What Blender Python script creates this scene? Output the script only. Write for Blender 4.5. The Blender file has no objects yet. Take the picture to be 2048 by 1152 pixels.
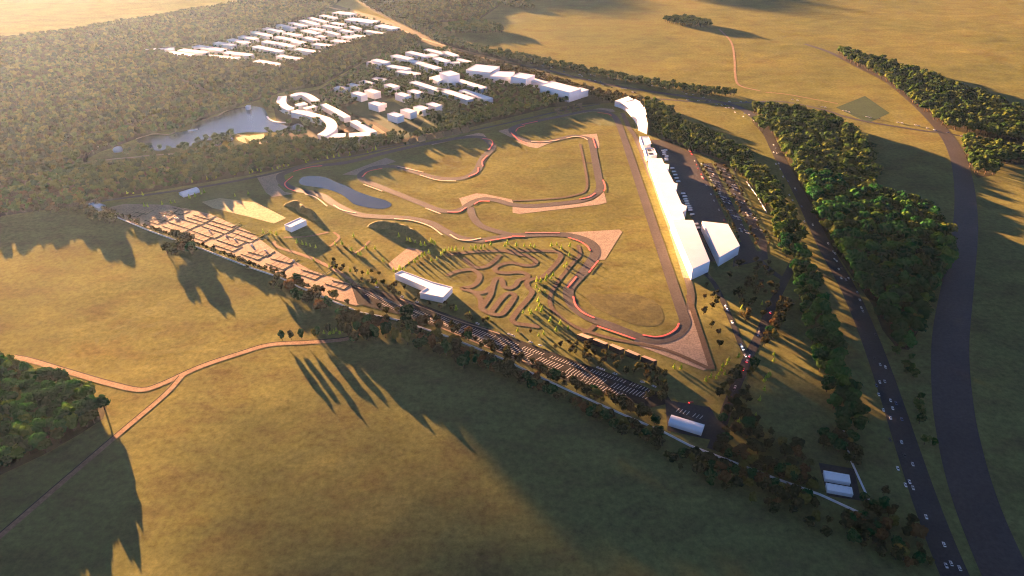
import bpy, bmesh, math, random
from mathutils import Vector, Matrix, noise
from mathutils.geometry import tessellate_polygon

random.seed(7)
SC = bpy.context.scene
COL = SC.collection

# ------------------------------------------------------------------ camera
FPX, HC = 1400.0, 500.0
PITCH = math.atan(856 / FPX)
cam_d = bpy.data.cameras.new("camera")
cam_d.sensor_width = 36
cam_d.lens = 36 * FPX / 2048
cam_d.clip_start, cam_d.clip_end = 1, 80000
cam = bpy.data.objects.new("camera", cam_d)
COL.objects.link(cam)
cam.location = (0, 0, HC)
cam.rotation_euler = (math.pi / 2 - PITCH, 0, 0)
SC.camera = cam

# ------------------------------------------------------------------ light
SUN_AZ, SUN_EL = math.radians(-35.2), math.radians(5.4)
SV = Vector((math.sin(SUN_AZ) * math.cos(SUN_EL), math.cos(SUN_AZ) * math.cos(SUN_EL), math.sin(SUN_EL)))
world = bpy.data.worlds.new("World")
SC.world = world
world.use_nodes = True
wn = world.node_tree.nodes
wn.clear()
sky = wn.new("ShaderNodeTexSky")
sky.sky_type = 'NISHITA'
sky.sun_disc = False
sky.sun_elevation = SUN_EL
sky.sun_rotation = SUN_AZ
sky.dust_density = 0.0
sky.air_density = 0.10
sky.ozone_density = 0.3
sky.altitude = 1500
bg = wn.new("ShaderNodeBackground")
bg.inputs[1].default_value = 0.05
wo = wn.new("ShaderNodeOutputWorld")
world.node_tree.links.new(sky.outputs[0], bg.inputs[0])
world.node_tree.links.new(bg.outputs[0], wo.inputs[0])
sun_d = bpy.data.lights.new("sun", 'SUN')
sun_d.energy = 5.0
sun_d.angle = math.radians(0.3)
sun_d.color = (1.0, 0.495, 0.225)
sun = bpy.data.objects.new("sun", sun_d)
COL.objects.link(sun)
sun.rotation_euler = SV.to_track_quat('Z', 'Y').to_euler()
sun.location = (-2000, 3000, 900)

SC.view_settings.view_transform = 'Standard'
SC.view_settings.look = 'None'
SC.view_settings.gamma = 1
SC.view_settings.exposure = 4.36
SC.cycles.use_denoising = True
SC.cycles.denoising_input_passes = "RGB_ALBEDO_NORMAL"
SC.cycles.denoising_prefilter = "NONE"
SC.cycles.filter_width = 1.1
SC.cycles.max_bounces = 5
SC.cycles.diffuse_bounces = 2
SC.cycles.glossy_bounces = 2
SC.cycles.transmission_bounces = 3
SC.cycles.volume_bounces = 0
SC.cycles.transparent_max_bounces = 24
SC.cycles.sample_clamp_indirect = 5


# ------------------------------------------------------------------ helpers
def G(x, y, z=0.0):
    """photo pixel (2048 wide) -> point of the level z"""
    u, v = (x - 1024) / FPX, (576 - y) / FPX
    d = (u, math.cos(PITCH) + v * math.sin(PITCH), -math.sin(PITCH) + v * math.cos(PITCH))
    t = (z - HC) / d[2]
    return Vector((d[0] * t, d[1] * t, z))


def zz(ox, oy, s, pts):
    return [(ox + p[0] / s, oy + p[1] / s) for p in pts]


def A4(pts): return zz(512, 288, 4, pts)      # four-fold enlargements of the photo
def B4(pts): return zz(1024, 288, 4, pts)
def C4(pts): return zz(1024, 576, 4, pts)
def D6(pts): return zz(740, 180, 6.4, pts)
def E6(pts): return zz(1000, 180, 6.4, pts)
def F6(pts): return zz(900, 500, 6.4, pts)
def P6(pts): return zz(1200, 180, 6.4, pts)
def Q6(pts): return zz(1270, 300, 6.4, pts)
def R6(pts): return zz(1320, 430, 6.4, pts)
def L6(pts): return zz(440, 180, 6.4, pts)


def catmull(P, step=6.0, closed=False):
    out = []
    n = len(P)
    if n < 3 and not closed:
        k = max(2, int((P[1] - P[0]).length / step))
        return [P[0].lerp(P[1], i / k) for i in range(k + 1)]
    segs = n if closed else n - 1
    for i in range(segs):
        p0 = P[(i - 1) % n] if closed or i > 0 else P[0] * 2 - P[1]
        p1, p2 = P[i], P[(i + 1) % n]
        p3 = P[(i + 2) % n] if closed or i + 2 < n else P[-1] * 2 - P[-2]
        k = max(2, min(60, int((p2 - p1).length / step)))
        for j in range(k):
            t = j / k
            out.append(0.5 * ((2 * p1) + (p2 - p0) * t + (2 * p0 - 5 * p1 + 4 * p2 - p3) * t * t + (3 * p1 - p0 - 3 * p2 + p3) * t ** 3))
    if not closed:
        out.append(P[-1].copy())
    return out


def link(name, me, mats=(), parent=None):
    for m in mats:
        me.materials.append(m)
    o = bpy.data.objects.new(name, me)
    COL.objects.link(o)
    if parent:
        o.parent = parent
    return o


def mesh(name, verts, faces, mats=(), parent=None, smooth=False, midx=None):
    me = bpy.data.meshes.new(name)
    me.from_pydata([tuple(v) for v in verts], [], faces)
    if smooth:
        me.polygons.foreach_set("use_smooth", [True] * len(me.polygons))
    if midx:
        me.polygons.foreach_set("material_index", midx)
    me.update()
    return link(name, me, mats, parent)


def tag(o, label=None, cat=None, group=None, kind=None):
    if label: o["label"] = label
    if cat: o["category"] = cat
    if group: o["group"] = group
    if kind: o["kind"] = kind
    return o


def thing(name, label, cat, loc=(0, 0, 0), rz=0.0, group=None):
    o = bpy.data.objects.new(name, None)
    o.empty_display_size = 2
    COL.objects.link(o)
    o.location = loc
    o.rotation_euler = (0, 0, rz)
    return tag(o, label, cat, group)


ZL = [0.05]


def nz():
    ZL[0] += 0.005
    return ZL[0]


def struct(name, verts, faces, mat, label=None):
    o = mesh(name, verts, faces, [mat])
    o["kind"] = "structure"
    if label: o["label"] = label
    return o


def poly(name, px, mat, z=None, smooth=False):
    z = nz() if z is None else z
    P = [G(x, y) for x, y in px]
    if smooth:
        P = catmull(P, 8, True)
    tris = tessellate_polygon([P])
    o = struct(name, [(p.x, p.y, z) for p in P], [tuple(t) for t in tris], mat)
    me = o.data
    bm = bmesh.new(); bm.from_mesh(me)
    bmesh.ops.recalc_face_normals(bm, faces=bm.faces)
    for f in bm.faces:
        if f.normal.z < 0: f.normal_flip()
    bm.to_mesh(me); bm.free()
    return o


def strip(C, w, z, off=0.0):
    V, F = [], []
    n = len(C)
    for i, p in enumerate(C):
        t = (C[min(i + 1, n - 1)] - C[max(i - 1, 0)])
        t.z = 0
        t.normalize()
        nrm = Vector((-t.y, t.x, 0))
        ww = w(i / (n - 1)) if callable(w) else w
        a, b = p + nrm * (ww / 2 + off), p - nrm * (ww / 2 - off)
        V += [(a.x, a.y, z), (b.x, b.y, z)]
        if i: F.append((2 * i - 2, 2 * i - 1, 2 * i + 1, 2 * i))
    return V, F


def ribbon(name, px, w, mat, closed=False, off=0.0, step=6.0):
    C = catmull([G(x, y) for x, y in px], step, closed)
    if closed: C = C + [C[0].copy()]
    V, F = strip(C, w, nz(), off)
    return struct(name, V, F, mat), C


def raised(name, px, w, h, mat, parent=None, z0=0.0, step=5.0, world_pts=None, smooth=True):
    """a solid band of width w and height h along a line"""
    P = world_pts or [G(x, y) for x, y in px]
    C = catmull(P, step) if smooth else P
    V, F = [], []
    n = len(C)
    for i, p in enumerate(C):
        t = C[min(i + 1, n - 1)] - C[max(i - 1, 0)]
        t.z = 0; t.normalize()
        nr = Vector((-t.y, t.x, 0)) * (w / 2)
        a, b = p + nr, p - nr
        V += [(a.x, a.y, z0), (a.x, a.y, z0 + h), (b.x, b.y, z0 + h), (b.x, b.y, z0)]
        if i:
            k = 4 * i
            F += [(k - 4, k - 3, k + 1, k), (k - 3, k - 2, k + 2, k + 1), (k - 2, k - 1, k + 3, k + 2)]
    F += [(0, 3, 2, 1), (4 * n - 4, 4 * n - 3, 4 * n - 2, 4 * n - 1)]
    return mesh(name, V, F, [mat] if mat else [], parent)


# ------------------------------------------------------------------ materials
def nmat(name):
    m = bpy.data.materials.new(name)
    m.use_nodes = True
    nt = m.node_tree
    b = nt.nodes["Principled BSDF"]
    b.inputs["Specular IOR Level"].default_value = 0.15
    return m, nt, b


def tex_noise(nt, scale, detail=4, rough=0.6, stretch=None, co=None):
    n = nt.nodes.new("ShaderNodeTexNoise")
    n.inputs["Scale"].default_value = scale
    n.inputs["Detail"].default_value = detail
    n.inputs["Roughness"].default_value = rough
    if co is None:
        g = nt.nodes.new("ShaderNodeNewGeometry")
        co = g.outputs["Position"]
    if stretch:
        mp = nt.nodes.new("ShaderNodeMapping")
        mp.inputs["Scale"].default_value = stretch
        nt.links.new(co, mp.inputs[0])
        co = mp.outputs[0]
    nt.links.new(co, n.inputs["Vector"])
    return n


def ramp(nt, fac, stops):
    r = nt.nodes.new("ShaderNodeValToRGB")
    e = r.color_ramp.elements
    while len(e) < len(stops): e.new(0.5)
    for k, (p, c) in enumerate(stops):
        e[k].position = p
        e[k].color = (*c, 1)
    nt.links.new(fac, r.inputs[0])
    return r


def mixc(nt, a, b, fac, mode='MIX'):
    m = nt.nodes.new("ShaderNodeMix")
    m.data_type = 'RGBA'
    m.blend_type = mode
    for s, v in ((m.inputs[6], a), (m.inputs[7], b), (m.inputs[0], fac)):
        if hasattr(v, "links") or hasattr(v, "is_linked"):
            nt.links.new(v, s)
        else:
            s.default_value = v if not isinstance(v, tuple) else (*v, 1)
    return m.outputs[2]


def surface(name, stops, scale, rough=0.9, fine=None, bump=0.0, spec=0.1, detail=5, stretch=None):
    m, nt, b = nmat(name)
    n = tex_noise(nt, scale, detail, 0.62, stretch)
    c = ramp(nt, n.outputs[0], stops).outputs[0]
    if fine:
        f = tex_noise(nt, fine, 3, 0.7)
        r = ramp(nt, f.outputs[0], [(0.25, (0.62, 0.6, 0.58)), (0.75, (1.3, 1.3, 1.25))])
        c = mixc(nt, c, r.outputs[0], 1.0, 'MULTIPLY')
    nt.links.new(c, b.inputs["Base Color"])
    b.inputs["Roughness"].default_value = rough
    b.inputs["Specular IOR Level"].default_value = spec
    if bump:
        bn = tex_noise(nt, scale * 3, 4, 0.6)
        bu = nt.nodes.new("ShaderNodeBump")
        bu.inputs["Strength"].default_value = 1
        bu.inputs["Distance"].default_value = bump
        nt.links.new(bn.outputs[0], bu.inputs["Height"])
        nt.links.new(bu.outputs[0], b.inputs["Normal"])
    return m


def grass_mat():
    m, nt, b = nmat("dry_grass")
    big = tex_noise(nt, 1 / 420, 5, 0.6)
    mid = tex_noise(nt, 1 / 70, 6, 0.68, (1.0, 1.6, 1))
    fin = tex_noise(nt, 1 / 7, 5, 0.75)
    c1 = ramp(nt, mid.outputs[0], [(0.28, (0.118, 0.100, 0.044)), (0.42, (0.148, 0.137, 0.052)), (0.54, (0.158, 0.159, 0.056)), (0.74, (0.198, 0.195, 0.070))])
    c2 = ramp(nt, mid.outputs[0], [(0.28, (0.092, 0.088, 0.040)), (0.50, (0.122, 0.136, 0.050)), (0.72, (0.160, 0.168, 0.062))])
    f = ramp(nt, big.outputs[0], [(0.38, (0, 0, 0)), (0.62, (1, 1, 1))])
    c = mixc(nt, c1.outputs[0], c2.outputs[0], f.outputs[0])
    r = ramp(nt, fin.outputs[0], [(0.28, (0.62, 0.61, 0.60)), (0.5, (0.98, 0.98, 0.98)), (0.72, (1.34, 1.33, 1.28))])
    c = mixc(nt, c, r.outputs[0], 1.0, 'MULTIPLY')
    nt.links.new(c, b.inputs["Base Color"])
    b.inputs["Roughness"].default_value = 0.8
    b.inputs["Specular IOR Level"].default_value = 0.0
    b.inputs["Specular Tint"].default_value = (1.0, 0.72, 0.4, 1)
    bn = tex_noise(nt, 1 / 160, 3, 0.5)
    bu = nt.nodes.new("ShaderNodeBump")
    bu.inputs["Strength"].default_value = 1
    bu.inputs["Distance"].default_value = 3.0
    nt.links.new(bn.outputs[0], bu.inputs["Height"])
    nt.links.new(bu.outputs[0], b.inputs["Normal"])
    return m


M = {}
M["grass"] = grass_mat()
M["lawn"] = surface("lawn", [(0.3, (0.07, 0.10, 0.035)), (0.7, (0.11, 0.14, 0.05))], 1 / 30, 0.95, 1 / 5, 0.3)
M["forest_floor"] = surface("forest_floor", [(0.3, (0.035, 0.032, 0.016)), (0.7, (0.07, 0.065, 0.03))], 1 / 25, 1.0, 1 / 4)
M["tarmac"] = surface("tarmac", [(0.3, (0.060, 0.052, 0.047)), (0.7, (0.085, 0.074, 0.066))], 1 / 35, 0.6, 1 / 3, spec=0.15)
M["asphalt"] = surface("asphalt", [(0.3, (0.032, 0.031, 0.032)), (0.7, (0.050, 0.048, 0.048))], 1 / 40, 0.6, 1 / 3, spec=0.12)
M["oldroad"] = surface("old_asphalt", [(0.3, (0.042, 0.038, 0.038)), (0.7, (0.060, 0.054, 0.053))], 1 / 60, 0.6, 1 / 4, spec=0.15)
M["dirt"] = surface("dirt", [(0.3, (0.20, 0.135, 0.085)), (0.7, (0.27, 0.185, 0.12))], 1 / 20, 0.95, 1 / 3)
M["ditch"] = surface("dark_soil", [(0.3, (0.035, 0.028, 0.02)), (0.7, (0.055, 0.045, 0.03))], 1 / 12, 1.0)
M["gravel"] = surface("gravel", [(0.3, (0.23, 0.19, 0.155)), (0.7, (0.33, 0.27, 0.22))], 1 / 10, 0.95, 1 / 2.5)
M["sand"] = surface("sand", [(0.3, (0.36, 0.32, 0.18)), (0.7, (0.43, 0.38, 0.22))], 1 / 25, 0.95, 1 / 4)
M["pads"] = surface("pad_paving", [(0.3, (0.25, 0.19, 0.14)), (0.7, (0.32, 0.25, 0.19))], 1 / 14, 0.95, 1 / 3)
M["kart"] = surface("kart_tarmac", [(0.3, (0.082, 0.060, 0.046)), (0.7, (0.105, 0.078, 0.060))], 1 / 20, 0.9, 1 / 3)
M["earth"] = surface("earth_bank", [(0.3, (0.10, 0.10, 0.04)), (0.7, (0.17, 0.155, 0.06))], 1 / 12, 0.95, 1 / 4, 0.4)
M["seat"] = surface("stand_seats", [(0.35, (0.12, 0.095, 0.06)), (0.65, (0.17, 0.135, 0.085))], 1 / 2, 0.9, 1 / 1.2, stretch=(1, 1, 4))
M["white"] = surface("white_render", [(0.3, (0.78, 0.78, 0.78)), (0.7, (0.84, 0.84, 0.84))], 1 / 9, 0.7, None, 0, 0.3)
M["roofw"] = surface("white_roof", [(0.3, (0.80, 0.80, 0.80)), (0.7, (0.86, 0.86, 0.86))], 1 / 12, 0.6, None, 0, 0.3)
M["wallw"] = surface("wall_paint", [(0.3, (0.55, 0.57, 0.58)), (0.7, (0.72, 0.73, 0.73))], 1 / 6, 0.8, None, 0, 0.2)
M["peach"] = surface("peach_roof", [(0.3, (0.60, 0.42, 0.27)), (0.7, (0.70, 0.50, 0.33))], 1 / 9, 0.8)
M["dark"] = surface("dark_opening_and_shade", [(0.3, (0.02, 0.02, 0.022)), (0.7, (0.04, 0.04, 0.042))], 1 / 5, 0.7)
M["line"] = surface("road_paint", [(0.3, (0.36, 0.36, 0.35)), (0.7, (0.52, 0.52, 0.51))], 1 / 3, 0.8)
M["hedge"] = surface("hedge_leaf", [(0.3, (0.018, 0.022, 0.010)), (0.7, (0.04, 0.045, 0.02))], 1 / 1.5, 1.0)
M["bark"] = surface("bark", [(0.3, (0.05, 0.035, 0.022)), (0.7, (0.09, 0.065, 0.042))], 1 / 0.6, 1.0)
M["glass"] = surface("car_glass", [(0.3, (0.01, 0.012, 0.015)), (0.7, (0.02, 0.022, 0.025))], 1 / 2, 0.1, spec=0.5)
M["rubber"] = surface("rubber", [(0.3, (0.012, 0.012, 0.012)), (0.7, (0.02, 0.02, 0.02))], 1, 0.9)


def kerb_mat():
    m, nt, b = nmat("red_kerb_paint")
    n = tex_noise(nt, 1 / 4, 3)
    r = ramp(nt, n.outputs[0], [(0.3, (0.82, 0.13, 0.12)), (0.7, (0.88, 0.18, 0.16))])
    nt.links.new(r.outputs[0], b.inputs["Base Color"])
    b.inputs["Roughness"].default_value = 0.7
    return m


M["kerb"] = kerb_mat()


def paint(name, c):
    m, nt, b = nmat(name)
    n = tex_noise(nt, 1.0, 2)
    r = ramp(nt, n.outputs[0], [(0.3, tuple(0.92 * v for v in c)), (0.7, c)])
    nt.links.new(r.outputs[0], b.inputs["Base Color"])
    b.inputs["Roughness"].default_value = 0.35
    b.inputs["Specular IOR Level"].default_value = 0.5
    return m


def lamp_mat(name, c, s):
    m, nt, b = nmat(name)
    b.inputs["Base Color"].default_value = (*c, 1)
    b.inputs["Emission Color"].default_value = (*c, 1)
    b.inputs["Emission Strength"].default_value = s
    return m


M["tail"] = lamp_mat("tail_lamp", (1, 0.03, 0.03), 1.5)
M["head"] = lamp_mat("head_lamp", (1, 0.93, 0.8), 2.0)


def water_mat():
    m, nt, b = nmat("lake_water")
    b.inputs["Base Color"].default_value = (0.012, 0.018, 0.022, 1)
    b.inputs["Roughness"].default_value = 0.17
    b.inputs["Specular IOR Level"].default_value = 0.9
    b.inputs["IOR"].default_value = 1.45
    n = tex_noise(nt, 1 / 3.5, 4, 0.7)
    bu = nt.nodes.new("ShaderNodeBump")
    bu.inputs["Strength"].default_value = 1.0
    bu.inputs["Distance"].default_value = 0.35
    nt.links.new(n.outputs[0], bu.inputs["Height"])
    nt.links.new(bu.outputs[0], b.inputs["Normal"])
    return m


M["water"] = water_mat()


def leaf_mat(name, cols, trans=0.22):
    """foliage; the hue differs from tree to tree and from clump to clump"""
    m = bpy.data.materials.new(name)
    m.use_nodes = True
    nt = m.node_tree
    nt.nodes.clear()
    oi = nt.nodes.new("ShaderNodeObjectInfo")
    r = ramp(nt, oi.outputs["Random"], [(i / max(1, len(cols) - 1), c) for i, c in enumerate(cols)])
    tc = nt.nodes.new("ShaderNodeTexCoord")
    n = tex_noise(nt, 0.45, 3, 0.7, co=tc.outputs["Object"])
    v = ramp(nt, n.outputs[0], [(0.3, (0.55, 0.58, 0.5)), (0.7, (1.45, 1.4, 1.25))])
    c = mixc(nt, r.outputs[0], v.outputs[0], 1.0, 'MULTIPLY')
    d = nt.nodes.new("ShaderNodeBsdfDiffuse")
    t = nt.nodes.new("ShaderNodeBsdfTranslucent")
    mx = nt.nodes.new("ShaderNodeMixShader")
    mx.inputs[0].default_value = trans
    o = nt.nodes.new("ShaderNodeOutputMaterial")
    nt.links.new(c, d.inputs[0]); nt.links.new(c, t.inputs[0])
    nt.links.new(d.outputs[0], mx.inputs[1]); nt.links.new(t.outputs[0], mx.inputs[2])
    nt.links.new(mx.outputs[0], o.inputs[0])
    return m


LEAF = {
    "dark green": leaf_mat("leaf_dark_green", [(0.010, 0.050, 0.015), (0.014, 0.064, 0.022)]),
    "mid green": leaf_mat("leaf_mid_green", [(0.020, 0.096, 0.022), (0.029, 0.110, 0.028)]),
    "yellow green": leaf_mat("leaf_yellow_green", [(0.052, 0.130, 0.022), (0.070, 0.145, 0.026)], 0.3),
    "rust brown": leaf_mat("leaf_rust", [(0.105, 0.062, 0.026), (0.130, 0.072, 0.030)]),
    "dark brown": leaf_mat("leaf_dark_brown", [(0.028, 0.036, 0.016), (0.044, 0.046, 0.020)]),
    "ochre": leaf_mat("leaf_ochre", [(0.115, 0.110, 0.028), (0.135, 0.118, 0.030)]),
    "lime": leaf_mat("leaf_lime", [(0.30, 0.42, 0.055), (0.40, 0.50, 0.08)], 0.35),
    "far": leaf_mat("leaf_far", [(0.016, 0.026, 0.010), (0.066, 0.088, 0.022), (0.026, 0.030, 0.013), (0.105, 0.105, 0.028), (0.050, 0.040, 0.016), (0.018, 0.034, 0.012)], 0.3),
    "grove": leaf_mat("leaf_grove", [(0.012, 0.034, 0.012), (0.050, 0.094, 0.022), (0.018, 0.044, 0.015), (0.085, 0.110, 0.027), (0.030, 0.062, 0.018)], 0.28),
    "autumn": leaf_mat("leaf_autumn", [(0.024, 0.032, 0.014), (0.080, 0.058, 0.024), (0.034, 0.040, 0.016), (0.098, 0.088, 0.026)]),
}


# ------------------------------------------------------------------ the ground
S = 16000
struct("ground", [(-S, -2000, 0), (S, -2000, 0), (S, 26000, 0), (-S, 26000, 0)], [(0, 1, 2, 3)], M["grass"],
       "dry golden grassland reaching beyond the circuit")

# woods in photo pixels (foot of the trees)
W_NEAR = [(-70, 685), (0, 722), (50, 742), (110, 760), (170, 778), (214, 812), (206, 838), (160, 868), (90, 908), (40, 932), (0, 950), (-90, 985)]
W_BIG = [(1502, 222), (1560, 222), (1640, 238), (1690, 262), (1738, 300), (1752, 350), (1745, 392), (1800, 405), (1850, 428), (1888, 465), (1902, 500), (1892, 535), (1868, 575), (1852, 615), (1842, 650), (1818, 700), (1795, 698), (1765, 660), (1745, 610), (1702, 550), (1662, 490), (1622, 430), (1582, 360), (1554, 300), (1505, 245)]
W_NE = [(1672, 104), (1720, 117), (1785, 134), (1850, 158), (1960, 198), (2060, 240), (2120, 268), (2120, 310), (2040, 288), (1950, 270), (1890, 256), (1850, 228), (1800, 188), (1770, 163), (1740, 146), (1690, 122)]
W_E = [(1926, 284), (1960, 290), (2048, 308), (2110, 324), (2048, 330), (1995, 328), (1990, 350), (1955, 356), (1930, 328)]
W_TOP = [(1330, 41), (1360, 39), (1420, 48), (1420, 56), (1380, 54), (1330, 46)]
W_HWY = [(872, 72), (960, 98), (1070, 118), (1180, 143), (1290, 164), (1380, 176), (1472, 188), (1466, 196), (1400, 193), (1300, 176), (1180, 154), (1060, 129), (960, 110), (862, 84)]
W_GROVE = [(900, 57), (950, 48), (1000, 58), (1008, 66), (940, 67), (892, 67)]
W_FARL = [(-260, 112), (-100, 96), (120, 66), (330, 34), (560, -4), (690, -6), (650, 26), (480, 80), (370, 94), (290, 102), (335, 116), (520, 134), (600, 124), (690, 96), (770, 70), (800, 66), (842, 84), (832, 99), (742, 116), (640, 172), (560, 186), (480, 212), (400, 240), (300, 268), (200, 304), (150, 330), (60, 370), (-260, 430)]
W_SOUTHLAKE = [(-260, 435), (60, 372), (165, 330), (260, 330), (440, 304), (560, 280), (640, 288), (750, 280), (800, 274), (806, 286), (700, 310), (600, 330), (500, 350), (380, 370), (250, 393), (170, 412), (100, 418), (-260, 470)]
W_TOPC = [(700, -8), (985, -8), (998, 12), (955, 42), (880, 44), (882, 62), (866, 82), (832, 64), (790, 44), (740, 18)]
W_TOPC2 = [(985, 2), (1040, 6), (1072, 20), (1020, 16)]
W_STAND = [(814, 276), (860, 262), (960, 238), (1050, 214), (1128, 194), (1135, 206), (1060, 224), (960, 250), (872, 270), (822, 284)]
W_MID = [(640, 190), (700, 150), (760, 118), (830, 100), (900, 100), (945, 128), (1000, 152), (1060, 172), (1100, 190), (1100, 202), (1050, 216), (960, 240), (880, 258), (850, 240), (790, 200), (735, 196), (690, 215), (650, 215)]
W_ESTATE = [(360, 105), (480, 84), (650, 28), (700, 22), (795, 55), (760, 72), (690, 92), (600, 122), (520, 132)]
W_COMPLEX = [(905, 108), (1000, 132), (1100, 158), (1185, 184), (1235, 193), (1292, 206), (1300, 222), (1232, 210), (1172, 192), (1100, 166), (990, 140), (922, 122)]
W_EAST = [(1292, 205), (1335, 225), (1372, 255), (1432, 282), (1482, 306), (1540, 362), (1572, 410), (1602, 480), (1617, 550), (1648, 615), (1668, 690), (1692, 760), (1728, 825), (1722, 872), (1690, 882), (1652, 825), (1632, 745), (1612, 665), (1590, 595), (1572, 525), (1547, 458), (1502, 378), (1452, 328), (1385, 306), (1315, 276), (1292, 240)]
LAKE = zz(160, 180, 6.4, [(715, 640), (820, 595), (960, 570), (1130, 585), (1230, 545), (1400, 510), (1440, 430), (1560, 380), (1750, 330), (1860, 265), (2048, 220), (2200, 205), (2350, 235), (2400, 320), (2440, 400), (2560, 430), (2680, 470), (2780, 430), (2860, 470), (2800, 530), (2650, 560), (2550, 540), (2330, 545), (2160, 540), (2000, 560), (1800, 640), (1560, 650), (1420, 720), (1330, 740), (1180, 740), (1000, 780), (880, 740), (780, 690)])

M["dark_meadow_and_shade"] = surface("dark_meadow_and_shade", [(0.3, (0.022, 0.050, 0.026)), (0.7, (0.034, 0.068, 0.034))], 1 / 25, 1.0, 1 / 5)
for nm, w in (("near", W_NEAR), ("big", W_BIG), ("ne", W_NE), ("east", W_E), ("far", W_FARL), ("lake", W_SOUTHLAKE), ("top", W_TOPC)):
    poly("forest_floor", w, M["forest_floor"])
poly("forest_floor", [(640, 178), (760, 105), (900, 90), (1000, 125), (1200, 180), (1230, 205), (1100, 215), (960, 250), (820, 285), (700, 312), (560, 285), (545, 200)], M["forest_floor"])
poly("forest_floor", [(600, -12), (700, 18), (800, 48), (900, 82), (1010, 112), (1100, 135), (1100, 152), (1000, 135), (900, 106), (790, 64), (700, 34), (560, -4)], M["forest_floor"])
poly("lawn", [(735, 205), (800, 250), (830, 262), (880, 258), (960, 235), (900, 205), (830, 190)], M["lawn"])
poly("lawn", [(692, 214), (735, 196), (790, 205), (850, 240), (836, 258), (815, 276), (792, 268), (745, 240), (700, 226)], M["dark_meadow_and_shade"])  # darker green carries the tree shade over this lawn
poly("lawn", E6([(740, 372), (1000, 395), (1170, 420), (1280, 452), (1490, 460), (1440, 380), (1380, 322), (1200, 298), (950, 330)]), M["lawn"], smooth=False)
poly("lawn", P6([(330, 300), (300, 210), (420, 310), (480, 400), (500, 460), (620, 470), (520, 500), (400, 490)]), M["lawn"])
M["worn"] = surface("worn_grass", [(0.32, (0.075, 0.072, 0.030)), (0.5, (0.095, 0.092, 0.036)), (0.68, (0.14, 0.135, 0.048))], 1 / 18, 1.0, 1 / 5)
poly("dry_patch", C4([(590, 70), (640, 40), (760, 50), (900, 40), (1060, 70), (1180, 140), (1215, 250), (1150, 305), (1000, 300), (860, 250), (720, 190), (630, 130)]), M["worn"], smooth=True)
poly("meadow", [(1672, 215), (1730, 192), (1779, 226), (1736, 246)], M["dark_meadow_and_shade"])
poly("sand_field", [(403, 404), (440, 396), (470, 400), (512, 405), (572, 436), (548, 447), (500, 434), (425, 416)], M["sand"])
poly("sand_field", zz(160, 180, 6.4, [(1990, 560), (2130, 620), (2240, 700), (2390, 690), (2350, 560), (2160, 590)]), M["sand"])
poly("sand_field", L6([(200, 610), (300, 590), (350, 690), (240, 650)]), M["sand"])
poly("sand_field", L6([(390, 580), (560, 570), (600, 660), (650, 715), (450, 660)]), M["sand"])
poly("plaza", L6([(1590, 500), (1660, 465), (1760, 470), (1700, 530), (1590, 540)]), M["dirt"])
poly("plaza", L6([(1890, 430), (1960, 440), (2200, 600), (2240, 640), (2080, 560), (1950, 480)]), M["dirt"])
poly("plaza", zz(760, 0, 6.4, [(820, 640), (870, 640), (1190, 760), (1120, 765), (960, 700)]), M["dirt"])
poly("lake", LAKE, M["water"], smooth=True)
poly("pond", A4([(345, 295), (372, 265), (440, 257), (520, 260), (580, 275), (640, 305), (720, 335), (800, 375), (880, 405), (960, 430), (1040, 452), (1084, 482), (1066, 505), (1010, 520), (930, 515), (850, 500), (780, 480), (745, 450), (700, 415), (640, 385), (560, 360), (480, 345), (400, 335), (352, 318)]), M["water"], smooth=True)

# gravel run-offs
for g in (B4([(385, 712), (860, 685), (882, 705), (745, 925), (690, 930), (692, 870), (640, 790), (540, 735)]),
          B4([(5, 500), (150, 502), (400, 492), (560, 474), (650, 450), (700, 415), (735, 380), (757, 470), (700, 485), (60, 560), (5, 550)]),
          C4([(985, 412), (1050, 428), (1150, 442), (1300, 420), (1380, 365), (1405, 290), (1395, 200), (1410, 110), (1585, 640), (1530, 660), (965, 445)]),
          A4([(1625, 435), (1760, 395), (1830, 400), (2048, 445), (2060, 480), (1900, 450), (1780, 440), (1700, 470), (1660, 515)]),
          A4([(0, 255), (320, 190), (480, 178), (300, 210), (200, 270), (175, 330), (230, 384), (300, 398), (130, 425), (80, 390)]),
          A4([(690, 245), (1040, 110), (1120, 140), (1000, 180), (860, 215), (800, 250)]),
          E6([(140, 550), (250, 640), (420, 672), (650, 652), (850, 610), (1000, 578), (1240, 560), (1275, 690), (1270, 745), (1215, 745), (1190, 640), (1100, 600), (950, 590), (800, 622), (600, 695), (480, 745), (380, 732), (230, 670)]),
          E6([(745, 335), (1290, 230), (1440, 245), (1480, 280), (1180, 275), (760, 350)]),
          D6([(770, 690), (1380, 550), (1450, 560), (1490, 602), (1300, 592), (800, 702)]),
          D6([(1640, 525), (1830, 480), (1810, 560), (1850, 615), (1790, 600)])):
    poly("gravel_trap", g, M["gravel"])

# ------------------------------------------------------------------ roads
HWY = [(540, -25), (620, 4), (700, 25), (780, 50), (830, 72), (900, 94), (1000, 120), (1100, 142), (1200, 166), (1300, 183), (1400, 197), (1475, 214), (1522, 248), (1556, 310), (1600, 390), (1648, 490), (1698, 580), (1733, 660), (1763, 740), (1790, 820), (1816, 900), (1850, 1000), (1888, 1100), (1935, 1210)]
hw, HWYC = ribbon("highway", HWY[6:], lambda t: 15 + 9 * t, M["asphalt"])
ribbon("sunlit_highway", HWY[:7] + [(1040, 129)], 13, M["dirt"])  # dirt tone stands in for sun glint on the highway asphalt
HWYC = catmull([G(x, y) for x, y in HWY[:7]], 6) + HWYC
BIGROAD = [(1610, 88), (1660, 105), (1720, 135), (1780, 166), (1840, 215), (1888, 265), (1914, 310), (1928, 370), (1931, 450), (1917, 560), (1901, 680), (1905, 800), (1922, 900), (1950, 1000), (1990, 1100), (2040, 1210)]
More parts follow.
